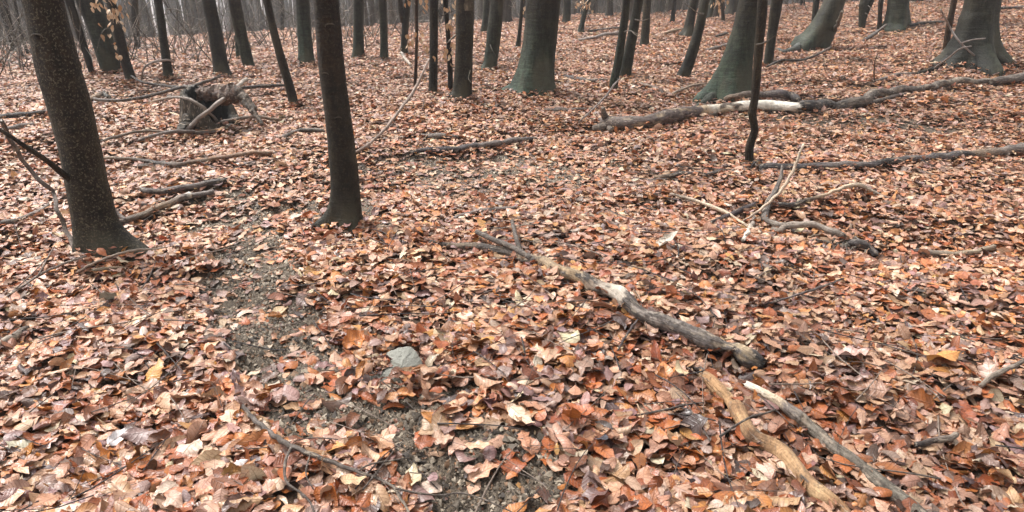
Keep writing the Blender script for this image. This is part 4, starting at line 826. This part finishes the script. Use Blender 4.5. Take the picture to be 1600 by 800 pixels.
fallen('fallen_branch', 'pale dead branch leaning down from the red brown sapling', [(556, 238, 4, .02), (578, 224, 5, .08), (603, 200, 5, .2), (626, 170, 5, .34), (648, 140, 5, .48), (660, 115, 4, .6), (670, 92, 3, .7)], [(0, (.34, .25, .2)), (1, (.38, .29, .24))], n=34, log=False)
fallen('fallen_branch', 'bleached stick propped near the low forking trunk', [(627, 82, 4, .1), (633, 92, 5, .06), (642, 102, 5, .02)], [(0, (.5, .44, .38)), (1, (.5, .42, .34))], n=14, log=False)
fallen('fallen_branch', 'dark branch lying right of the stout middle beech', [(864, 116, 5, .0), (885, 120, 6, .0), (905, 124, 8, .0), (930, 127, 8, .0), (948, 126, 6, .0)], [(0, DARKW), (.5, (.1, .08, .075)), (1, (.2, .15, .12))], n=24)
fallen('fallen_branch', 'brown stick lying right of the foot of the leaning pair', [(985, 125, 4, .0), (1005, 132, 5, .0), (1025, 138, 6, .0), (1036, 145, 5, .0)], [(0, TAN), (1, (.14, .11, .1))], n=18)
fallen('fallen_branch', 'pale arched stick left of the mossy beech root', [(1048, 148, 4, .0), (1065, 140, 4, .03), (1085, 133, 4, .04), (1112, 130, 3, .03)], [(0, (.34, .27, .22)), (1, TAN)], n=18)
fallen('fallen_branch', 'half sunk grey branch behind the long log end', [(850, 172, 6, .0), (880, 173, 8, .0), (905, 172, 8, .0), (925, 170, 5, .0)], [(0, (.2, .16, .14)), (1, BARKW)], n=18)
fallen('fallen_branch', 'thin springy twig rising behind the end of the long log', [(905, 190, 3, .02), (925, 172, 3, .10), (945, 152, 3, .22), (960, 132, 3, .34), (969, 122, 2, .40)], [(0, (.24, .19, .17)), (1, (.36, .32, .3))], n=24, log=False)
fallen('fallen_log', 'pale far log left of the leaning pair', [(905, 62, 4, .02), (925, 59, 5, .03), (945, 55, 7, .03), (968, 51, 7, .03)], [(0, GREYW), (1, (.3, .24, .21))], cat='log', n=20)
fallen('fallen_branch', 'thin far branch behind the pale far log', [(920, 49, 4, .02), (940, 46, 4, .02), (968, 43, 4, .03)], [(0, DARKW), (1, GREYW)], n=14)
fallen('fallen_branch', 'brown far stick left of the brown flared trunk', [(1038, 52, 4, .02), (1052, 48, 5, .03), (1066, 45, 4, .03)], [(0, TAN), (1, TAN)], n=14)
fallen('fallen_branch', 'thick grey branch just left of the mossy beech, lower of two', [(1102, 79, 4, .01), (1118, 75, 6, .02), (1138, 69, 6, .03)], [(0, (.2, .16, .14)), (1, GREYW)], n=14)
fallen('fallen_branch', 'thin branch just left of the mossy beech, upper of two', [(1118, 57, 3, .02), (1130, 53, 5, .03), (1148, 49, 4, .03)], [(0, BARKW), (1, BARKW)], n=14)
fallen('fallen_branch', 'long thin branch on the leaves under the silvery curved beech', [(1198, 104, 4, .03), (1222, 94, 4, .05), (1250, 94, 4, .04), (1275, 86, 4, .04), (1299, 73, 3, .05)], [(0, DARKW), (1, (.22, .18, .15))], n=28, log=False)
fallen('fallen_branch', 'grey branch leaning against the right side of the silvery beech', [(1296, 66, 7, .02), (1303, 50, 7, .25), (1310, 34, 6, .5), (1316, 18, 5, .75)], [(0, (.12, .1, .08)), (1, (.2, .17, .13))], n=18, log=False)
fallen('fallen_branch', 'dark stick lying left of the thick grey trunk foot', [(1348, 64, 4, .01), (1358, 58, 5, .03), (1370, 50, 5, .06), (1385, 38, 3, .2)], [(0, DARKW), (1, (.25, .22, .2))], n=16, log=False)
fallen('fallen_branch', 'dark branch far back right of the thick grey trunk', [(1420, 40, 5, .01), (1440, 36, 5, .02), (1475, 34, 4, .02)], [(0, (.09, .08, .08)), (1, BARKW)], n=16)
fallen('fallen_log', 'grey far log at the right edge behind the buttressed beech', [(1558, 13, 4, .03), (1580, 12, 4, .03), (1615, 10, 5, .03)], [(0, DARKW), (1, GREYW)], cat='log', n=14)
fallen('fallen_branch', 'crisscross twigs propped on the buttressed beech foot', [(1470, 15, 3, .9), (1482, 38, 3, .62), (1496, 62, 3.5, .42), (1515, 80, 3, .22), (1535, 96, 3, .03)], [(0, (.36, .31, .28)), (1, (.3, .26, .24))], n=24, log=False, forks=[[(1500, 68, 2.5, .42), (1520, 62, 2, .5), (1540, 60, 2, .5)], [(1460, 106, 3, .05), (1480, 92, 2.5, .25), (1500, 76, 2.5, .4), (1518, 72, 2, .45)]])
fallen('fallen_branch', 'brown half buried branch below the buttressed beech, nearest its root', [(1368, 126, 4, 0), (1385, 122, 6, 0), (1405, 116, 6, 0), (1428, 115, 5, 0)], [(0, GREYW), (1, (.2, .16, .14))], n=18)
fallen('fallen_branch', 'thin twig upright in the leaves before the thick grey trunk', [(1366, 124, 2.5, .0), (1366, 108, 2.5, .2), (1368, 92, 2, .36), (1371, 84, 2, .42)], [(0, (.2, .14, .11)), (1, (.2, .14, .11))], n=14, log=False)
fallen('fallen_branch', 'short thick grey stub among leaves at the far left bottom edge', [(-12, 545, 13, .0), (8, 534, 14, .01), (25, 522, 13, .01), (42, 512, 8, .0)], [(0, (.4, .33, .26)), (1, BARKW)], n=18)
fallen('fallen_branch', 'dark broken stick by the bottom right dark wet leaves', [(1432, 694, 9, .01), (1450, 691, 11, .015), (1472, 686, 12, .02), (1494, 679, 12, .02)], [(0, (.07, .055, .05)), (.6, (.16, .12, .10)), (1, (.3, .25, .2))], n=20)
fallen('fallen_branch', 'thin dark twig crossing beside the barkless orange branch', [(990, 650, 3, .01), (1040, 640, 4, .02), (1075, 632, 3, .02), (1100, 629, 2.5, .02)], [(0, (.1, .08, .07)), (1, (.1, .08, .07))], n=20, log=False)
fallen('fallen_branch', 'thin twig lying over the barkless orange branch', [(1125, 682, 4, .03), (1145, 668, 4, .05), (1172, 652, 4, .09), (1195, 646, 3.5, .06), (1212, 640, 3, .04)], [(0, (.11, .09, .08)), (1, (.15, .12, .1))], n=20, log=False)
fallen('fallen_branch', 'thin dark twig in the leaves above the long rotten branch broken end', [(1180, 478, 3, .01), (1215, 470, 4, .02), (1260, 456, 4, .03), (1290, 446, 4, .03), (1318, 435, 3, .02)], [(0, (.14, .11, .11)), (1, (.16, .13, .12))], n=22, log=False)
fallen('fallen_branch', 'thin twig lying in front of the long rotten branch middle', [(965, 548, 3, .01), (975, 530, 4, .02), (988, 510, 4, .03), (996, 500, 3, .03)], [(0, (.13, .1, .1)), (1, (.13, .1, .1))], n=16, log=False)
fallen('fallen_branch', 'grey stick leaning out of the leaves at the right edge', [(1530, 604, 8, .0), (1550, 588, 9, .03), (1575, 576, 8, .05), (1610, 560, 7, .06)], [(0, (.3, .25, .2)), (1, (.2, .16, .13))], n=18)

# hollow rotten stump
def stump():
    G, t = ground(330, 196); g = np.random.default_rng(4)
    s = t / FPX                                             # metres per pixel at the stump
    root = empty('tree_stump', G); tag(root, 'rotten hollow tree stump with crossing sticks and a spreading root', 'stump')
    na, nh = 96, 16; Vo, Vi = [], []
    pa = [0, 30, 60, 90, 150, 180, 230, 262, 285, 300, 330, 360]; ph_ = [6, 14, 40, 54, 58, 52, 48, 40, 24, 8, 4, 6]
    for j, a in enumerate(np.linspace(0, 2 * math.pi, na, endpoint=False)):
        top = s * max(3, np.interp(math.degrees(a), pa, ph_) + 3.5 * mnoise.noise(Vector((math.cos(a) * 4, math.sin(a) * 4, 1))) + g.normal(0, 2.2))
        for k in range(nh):
            f = k / (nh - 1); z = -.08 + (top + .08) * f
            nz = mnoise.noise(Vector((math.cos(a) * 5, math.sin(a) * 5, f * 1.5))) + .5 * mnoise.noise(Vector((math.cos(a) * 13, math.sin(a) * 13, f * 2)))
            r = s * (38 + 9 * (1 - z / (s * 55)) ** 1.6 + 3.4 * nz) if z < s * 55 else s * (38 + 3.4 * nz)
            Vo.append([r * math.cos(a), r * math.sin(a) * .85, z])
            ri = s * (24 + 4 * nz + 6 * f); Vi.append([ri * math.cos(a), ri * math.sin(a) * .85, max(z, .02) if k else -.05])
    V = np.array(Vo + Vi); n0 = na * nh; F = []
    for j in range(na):
        q = (j + 1) % na
        for k in range(nh - 1):
            F.append((j * nh + k, q * nh + k, q * nh + k + 1, j * nh + k + 1))
            F.append((n0 + q * nh + k, n0 + j * nh + k, n0 + j * nh + k + 1, n0 + q * nh + k + 1))
        F.append((j * nh + nh - 1, q * nh + nh - 1, n0 + q * nh + nh - 1, n0 + j * nh + nh - 1))
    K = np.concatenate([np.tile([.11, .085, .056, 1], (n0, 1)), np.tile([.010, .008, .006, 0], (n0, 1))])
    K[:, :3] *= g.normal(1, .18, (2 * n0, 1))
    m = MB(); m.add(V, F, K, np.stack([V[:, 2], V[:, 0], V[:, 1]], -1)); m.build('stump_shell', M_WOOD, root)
    def arm(name, pts, col, sq=1.0):
        P = [[*(in_plane(x, y, G[1] + dy)[0] - G), w * s / 2] for x, y, w, dy in pts]; S = smooth_path(P, 34)
        V, F = tube(S[:, :3], S[:, 3], 14, True, .2, 8); N = np.array([mnoise.noise_vector(Vector(v * 22)) for v in V])
        V = V + N * S[:, 3].mean() * .6; cl = np.append(np.repeat(np.arange(34) * .02, 14), [0, .68])
        q = MB(); q.add(V, F, np.concatenate([np.array(col) * g.normal(1, .2, (len(V), 1)), np.ones((len(V), 1))], 1), np.stack([cl, V[:, 1], V[:, 2]], -1)); q.build(name, M_WOOD, root)
    arm('rotten_slab', [(312, 149, 14, .02), (326, 145, 20, -.06), (345, 147, 27, -.12), (362, 148, 28, -.14), (374, 149, 18, -.14)], (.13, .066, .040))
    arm('root', [(366, 141, 14, -.10), (374, 146, 16, -.14), (384, 157, 13, -.22), (393, 170, 11, -.30), (402, 183, 8, -.38), (411, 194, 4, -.46)], (.105, .070, .042))
    arm('root', [(298, 186, 20, -.16), (288, 198, 14, -.30), (280, 206, 7, -.40)], (.075, .06, .042))
    LOGS.append((np.array([G, G + [.001, 0, 0]]), np.array([s * 42, s * 42])))
stump()

# angular grey stone on the bare soil
def stone(name, label, px, py, wpx, hf, seed, cat='stone', flat=False):
    G, t = ground(px, py); s = t / FPX; g = np.random.default_rng(seed); bm = bmesh.new()
    pts = [(-.5, -.2, 0), (.0, -.45, 0), (.5, -.12, .02), (.35, .3, 0), (-.2, .35, 0), (-.54, -.05, .10), (-.04, .20, .46), (.24, .24, .56), (.40, .12, .42),
           (.14, -.24, .30), (-.22, -.30, .16), (.50, -.06, .2), (-.3, .2, .26)]
    for p in pts: bm.verts.new(Vector(p) * wpx * s + Vector(g.normal(0, .012, 3)) * wpx * s)
    for v in bm.verts: v.co.z *= hf
    bmesh.ops.convex_hull(bm, input=bm.verts)
    bmesh.ops.bevel(bm, geom=bm.edges[:], offset=.02 * wpx * s, segments=1, affect='EDGES')
    bmesh.ops.triangulate(bm, faces=bm.faces); bmesh.ops.subdivide_edges(bm, edges=bm.edges[:], cuts=3, use_grid_fill=True)
    for v in bm.verts:
        v.co += Vector(mnoise.noise_vector(v.co * 3.2 / (wpx * s))) * wpx * s * .022 + Vector(mnoise.noise_vector(v.co * 14 / (wpx * s))) * wpx * s * .016
    me = bpy.data.meshes.new(name); bm.to_mesh(me); bm.free(); me.materials.append(M_STONE)
    o = link(name, me, None, G + np.array([0, .05, -.01])); tag(o, label, cat)
    LOGS.append((np.array([G + [0, .05, 0], G + [.001, .05, 0]]), np.array([wpx * s * .62] * 2))); return o
stone('stone', 'angular pale grey stone lying at the edge of the bare soil', 614, 590, 92, .78, 3)
stone('pebble', 'small grey pebble just left of the angular stone', 591, 594, 11, 1.0, 4, 'pebble')

# clumps of rotten root fibre and the tuft of grey leaves
def fibre_clump(label, px, py, wpx, hpx, n, cols, seed, name='root_clump', cat='root clump'):
    G, t = ground(px, py); s = t / FPX; g = np.random.default_rng(seed); m = MB()
    for k in range(n):
        a = g.uniform(0, 6.28); r = abs(g.normal(0, .25)) * wpx * s; p = np.array([r * math.cos(a), r * math.sin(a) * .7, .02])
        d = np.array([g.normal(0, .7), g.normal(0, .7), g.uniform(.2, 1)]); d /= np.linalg.norm(d); l = g.uniform(.4, 1.1) * hpx * s * 1.4
        P = np.array([p + d * l * q + np.array([0, 0, -l * .7 * q * q]) + g.normal(0, .006, 3) for q in np.linspace(0, 1, 6)])
        rr = g.uniform(.003, .012); m.add(*tube(P, np.linspace(rr, rr * .4, 6), 5, True, .15, k), (*cols[k % len(cols)], .3))
    tag(m.build(name, M_WOOD, None, tuple(G)) if False else m_build_at(m, name, G), label, cat)
def m_build_at(m, name, G):
    o = m.build(name, M_WOOD, None, (0, 0, 0)); o.location = G; return o
fibre_clump('tangled lump of rotten grey root beside the curved weathered branch', 1318, 385, 80, 34, 46, [(.20, .165, .13), (.12, .10, .08), (.28, .23, .17), (.09, .075, .06)], 6)
fibre_clump('small dark root tangle at the foot of the crooked stem', 1182, 262, 24, 18, 22, [(.07, .06, .06), (.13, .11, .105), (.24, .21, .19)], 7)
fibre_clump('dark lump of broken wood in the leaves behind the knotty trunk', 285, 88, 16, 14, 16, [(.05, .04, .035), (.10, .08, .07)], 8)
fibre_clump('black lump of rotten wood in the clearing before the small trunk', 916, 60, 12, 10, 14, [(.04, .034, .034), (.07, .06, .06)], 9)
fallen('fallen_branch', 'dark stump of branch sticking from the rotten root lump', [(1330, 378, 9, .02), (1345, 380, 13, .04), (1356, 388, 14, .02), (1366, 398, 14, .0)], [(0, (.1, .085, .08)), (1, (.16, .14, .14))], n=18)

# ------------------------------------------------------------------ leaves that stand out one by one
def lone(label, px, py, size_px, col, yaw, tilt=.25, lob=0, seed=1, kx=.4, ky=.6, lift=.065, width=.68):
    p, t = ground(px, py, lift); g = np.random.default_rng(seed)
    o = leaf_mesh('fallen_leaf', np.array([p]), g, size_px * t / FPX, None, False, [col], tuple(p), 15, 5, 1.0, yaw, tilt, lob, np.array([kx]), np.array([ky]), np.array([width]))
    tag(o, label, 'leaf')
lone('white curled leaf standing out among brown leaves at lower left', 187, 680, 44, (244, 240, 240), 1.2, .5, .5, 2, 1.0, 1.2)
lone('small white pointed leaf above the bottom left corner leaves', 376, 722, 24, (236, 228, 226), .7, .3, .8, 3)
lone('yellow ochre maple leaf left of the bare soil', 242, 578, 42, (212, 156, 84), 1.4, .55, .7, 4, .3, .4, width=.9)
lone('rolled orange leaf on the soil above the grey stone', 562, 528, 58, (208, 128, 58), .6, .35, 0, 5, .4, 2.2)
lone('round cream leaf with clear veins near the right edge', 1570, 740, 44, (226, 192, 150), 1.5, .6, 0, 6, .2, .3, width=.75)
lone('pale pink veined leaf standing upright near the right edge', 1545, 577, 44, (214, 184, 168), 1.1, .8, 0, 7, .3, .4, width=.78)
lone('broad ochre leaf in the right foreground', 1475, 556, 58, (212, 152, 88), .2, .3, .3, 8, .3, .5, width=.75)
lone('large pale pink leaf lying left of the dark wet leaves', 1330, 550, 62, (208, 172, 160), .1, .2, 0, 9, .5, .8)
lone('cream leaf caught at the dark twig in the foreground', 552, 748, 44, (236, 200, 158), .5, .3, .2, 10, .4, .4)
lone('pale round leaf on the soil right of the grey stone twig', 692, 683, 38, (226, 186, 158), .3, .15, 0, 11, .3, .4, .04, .85)
lone('long tan leaf resting on the bare soil edge', 748, 695, 46, (226, 184, 150), .05, .12, 0, 12, .3, .3, .045, .4)
lone('orange leaf caught below the white oak like leaf on soil', 665, 690, 36, (178, 96, 46), .2, .5, 0, 13, .3, .9, .05)
lone('mauve leaf lying alone on the bare soil', 677, 745, 26, (178, 142, 142), 1.4, .1, 0, 14, .2, .3, .03, .7)
lone('pale leaf lying alone on the bare soil at bottom centre', 738, 732, 28, (216, 176, 156), .0, .1, 0, 15, .2, .3, .03, .7)
lone('dark slate wet leaf among pale ones in the lower centre', 942, 683, 30, (78, 80, 92), 1.2, .4, .4, 16, .5, .7)
lone('cream split leaf left of the barkless branch top', 1064, 574, 52, (238, 214, 172), 1.5, .7, 0, 17, .2, .6, .075, .5)
lone('grey bark like leaf standing below the nearest trunk', 170, 462, 44, (150, 146, 132), 1.9, .7, 0, 18, .2, .4, .07, .55)
lone('grey leaf tuft piece right of the leaning pair line in mid leaves', 1042, 374, 46, (206, 196, 180), .4, .6, .6, 19, .8, 1.2)

# ------------------------------------------------------------------ twig litter and soil crumbs
def twig_litter():
    g = np.random.default_rng(31); m = MB()
    for k in range(950):
        r = math.sqrt(g.uniform(1.5 ** 2, 13 ** 2)) if k > 260 else math.sqrt(g.uniform(1.5 ** 2, 4.2 ** 2)); a = g.uniform(-.75, .75)
        x, y = r * math.sin(a), r * math.cos(a); th = g.uniform(0, 6.28); l = g.uniform(.08, .45)
        n = 6; s = np.linspace(0, 1, n); b = g.normal(0, .12)
        X = x + l * s * math.cos(th) - b * l * s * s * math.sin(th); Yy = y + l * s * math.sin(th) + b * l * s * s * math.cos(th)
        Z = H(X, Yy) + (.045 - .03 * min(float(dirt(x, y)), 1)) + g.uniform(-.006, .022) + s * g.normal(0, .25) * l * .2
        rr = g.uniform(.0012, .0035) * (1 + r * .06); c = [(.07, .055, .05), (.12, .095, .08), (.26, .2, .16), (.05, .042, .042)][k % 4]
        m.add(*tube(np.stack([X, Yy, Z], -1), np.linspace(rr, rr * .5, n), 4, False), (*c, 0))
    tag(m.build('twig_litter', M_WOOD), 'thin dark broken twigs strewn over the fallen leaves', kind='stuff')
twig_litter()
def crumbs():
    g = np.random.default_rng(41); N = 150000
    r = np.sqrt(g.uniform(1.2 ** 2, 6.5 ** 2, N)); a = g.uniform(-.55, .15, N); x, y = r * np.sin(a), r * np.cos(a)
    k = (dirt(x, y) > g.uniform(.05, .5, N)) ; x, y = x[k], y[k]; N = len(x)
    sz = (g.gamma(1.6, .0026, N) + .0012).clip(.0015, .020)
    base = np.array([[1, 0, 0], [-.5, .87, 0], [-.5, -.87, 0], [0, 0, 1.0]])
    P = base[None] * sz[:, None, None] * g.uniform(.6, 1.6, (N, 4, 3)); P = orient(P, g.uniform(0, 6.28, N), g.normal(0, .6, N), g.uniform(0, 6.28, N))
    P = P + np.stack([x, y, H(x, y) + .001], -1)[:, None]
    f = np.array([[0, 1, 3], [1, 2, 3], [2, 0, 3]]); F = (f[None] + (np.arange(N) * 4)[:, None, None]).reshape(-1, 3)
    c = np.array([(.055, .042, .032), (.12, .095, .07), (.24, .195, .145), (.40, .335, .255), (.24, .14, .08)])[g.integers(0, 5, N)]
    c = np.repeat(np.concatenate([c, np.full((N, 1), .15)], 1)[:, None], 4, 1).reshape(-1, 4)
    me = new_mesh('soil_crumbs', P.reshape(-1, 3), F.ravel(), np.arange(len(F)) * 3, None, M_WOOD, [('Col', 'FLOAT_COLOR', c)], False)
    tag(link('soil_crumbs', me), 'crumbs of grey brown soil and leaf bits on the bare patch', kind='stuff')
crumbs()

# ------------------------------------------------------------------ the woodland behind
def background_trees():
    g = np.random.default_rng(57); protos = []
    tones = [('grey', (.085, .078, .072)), ('dark', (.045, .038, .033)), ('brown', (.07, .054, .044)), ('pale', (.15, .14, .13))]
    named = sorted([(x, nn) for x, nn, r in TREE_AT if x > 0], key=lambda q: q[0])
    taken = [(x, r.location.y) for x, nn, r in TREE_AT]
    for ti, (tn, tc) in enumerate(tones):
        for v in range(2):
            n = 12; z = np.linspace(-.3, 8.5, n) ; z[:6] = [-.3, 0, .12, .4, 1.0, 2.0]
            P = np.stack([.05 * np.sin(z * .7 + v), .05 * np.cos(z * .9 + ti), z], -1); r = (1 - z / 14); r[:3] *= [1.5, 1.35, 1.12]
            V, F = tube(P, r * 1.0, 10, True, .04, ti * 7 + v)
            V[:, 0] = (V[:, 0]); m = MB(); m.add(V, F, (*tc, .4)); protos.append((tn, m))
    meshes = []
    for tn, m in protos:
        V = np.concatenate(m.V); o = m.build('trunk_source', M_BARK); me = o.data; bpy.data.objects.remove(o); me.name = 'far_trunk'; meshes.append((tn, me))
    cnt = {}; made = 0; tries = 0
    while made < 150 and tries < 4000:
        tries += 1
        r = 18 + 44 * g.uniform(0, 1) ** .8; a = g.uniform(-.66, .66)
        x, y = r * math.sin(a), r * math.cos(a)
        p = np.array([x, y, float(H(x, y))]); q = p - CAM; dep = q @ FW; px = 800 + FPX * q[0] / dep; py = 400 - FPX * (q @ UP) / dep
        if not (-20 < px < 1620): continue
        if py > 54 - 34 * max(0, px - 100) / 1500 or r < 18: continue
        if px > 1180 and (py > 6 or r > 40): continue
        if any(abs(px - tx) < 5 for tx, ty in taken if ty < y + 1): 
            if g.uniform() < .8: continue
        w = abs(g.normal(.10, .07)) + .045
        tn, me = meshes[g.integers(0, len(meshes))]
        lean = g.normal(0, .06) + .16 * (px - 800) / 1600 * 0
        o = bpy.data.objects.new('woodland_tree', None); C.objects.link(o); o.location = p; o.rotation_euler = (g.normal(0, .03), lean, g.uniform(0, 6.28) * 0)
        c = link('trunk', me, o); c.scale = (w, w, 1); c.rotation_euler = (0, 0, g.uniform(0, 6.28))
        thick = 'thin' if w < .09 else ('stout' if w > .19 else 'middling')
        ln = 'leaning left' if lean < -.05 else ('leaning right' if lean > .05 else 'upright')
        lefts = [n for n in named if n[0] <= px]; rights = [n for n in named if n[0] > px]
        dist = 'nearer' if r < 30 else ('far' if r < 45 else 'farthest')
        A = lefts[-1][1] if lefts else None; B = rights[0][1] if rights else None
        where = f'between {A} and {B}' if A and B and A != B else (f'behind the {A}' if A else f'beyond the {B}')
        if not A: where = f'left of the {B}'
        if not B: where = f'right of the {A}'
        lab = f'{thick} {tn} {dist} trunk {ln}, {where}'
        tag(o, lab, 'tree', 'trees of the woodland behind'); made += 1
background_trees()

def far_woods():
    g = np.random.default_rng(63); m = MB()
    for k in range(1300):
        r = 46 + 130 * g.uniform(0, 1) ** 1.2; a = g.uniform(-.72, .72); x, y = r * math.sin(a), r * math.cos(a); z = float(H(x, y))
        w = abs(g.normal(.11, .06)) + .05; lx, ly = g.normal(0, .35), g.normal(0, .3); hgt = 7.5
        P = np.array([[x + lx * s, y + ly * s, z - .3 + hgt * s] for s in np.linspace(0, 1, 4)])
        c = [(.085, .078, .072), (.055, .048, .043), (.16, .15, .14), (.11, .10, .095)][g.integers(0, 4)]
        m.add(*tube(P, np.array([w * 1.25, w, w * .85, w * .4]), 6, False), (*c, .2))
    tag(m.build('distant_woods', M_BARK), 'hazy mass of distant grey trunks closing off the woodland', kind='stuff')
far_woods()

def brushwood():
    """bare pale twigs of undergrowth that fills the gaps between the back trees, densest at the left"""
    g = np.random.default_rng(71); m = MB()
    for k in range(1900):
        r = 15 + 33 * g.uniform(0, 1) ** .9; u = g.uniform(0, 1) ** 1.2; a = -.66 + 1.2 * u
        if u < .5 and g.uniform() < .3: r = g.uniform(13, 22)
        x, y = r * math.sin(a), r * math.cos(a); z = float(H(x, y))
        pyy = 400 - FPX * ((np.array([x, y, z]) - CAM) @ UP) / ((np.array([x, y, z]) - CAM) @ FW)
        if a > -.05 and r < 24: continue
        if a > -.35 and r < 17.5: continue
        l = g.uniform(.5, 2.0); d = np.array([g.normal(0, .55), g.normal(0, .4), 1.0]); d /= np.linalg.norm(d); c2 = g.normal(0, .4, 3)
        P = np.array([[x, y, z] + d * l * s + c2 * l * s * s * .5 for s in np.linspace(0, 1, 5)])
        rr = g.uniform(.004, .014); c = [(.20, .18, .165), (.13, .115, .10), (.40, .37, .34), (.10, .085, .075)][k % 4]
        m.add(*tube(P, np.linspace(rr, rr * .4, 5), 4, False), (*c, 0))
        for q in range(3):
            s0 = int(g.integers(1, 4)); dd = d + g.normal(0, .7, 3); dd /= np.linalg.norm(dd); l2 = l * g.uniform(.25, .6)
            P2 = np.array([P[s0] + dd * l2 * s for s in np.linspace(0, 1, 3)])
            m.add(*tube(P2, np.linspace(rr * .6, rr * .25, 3), 3, False), (*c, 0))
    tag(m.build('undergrowth', M_SLIM), 'tangle of bare pale twigs between the trees at the back', kind='stuff')
brushwood()

leaf_litter()

# ------------------------------------------------------------------ the hazy air
def haze():
    bm = bmesh.new(); bmesh.ops.create_cube(bm, size=1.0); me = bpy.data.meshes.new('haze')
    for v in bm.verts: v.co = Vector((v.co.x * 3200, v.co.y * 3200, -48 + (v.co.z + .5) * 64.0))
    bm.to_mesh(me); bm.free(); mt = bpy.data.materials.new('hazy_air'); mt.use_nodes = True; n = mt.node_tree.nodes
    n.remove(n['Principled BSDF']); vol = n.new('ShaderNodeVolumePrincipled')
    vol.inputs['Color'].default_value = (.92, .92, .94, 1); vol.inputs['Density'].default_value = .0015; vol.inputs['Anisotropy'].default_value = .1
    mt.node_tree.links.new(vol.outputs[0], n['Material Output'].inputs['Volume']); me.materials.append(mt)
    tag(link('haze', me), 'thin pale mist hanging between the trees', kind='stuff')
haze()
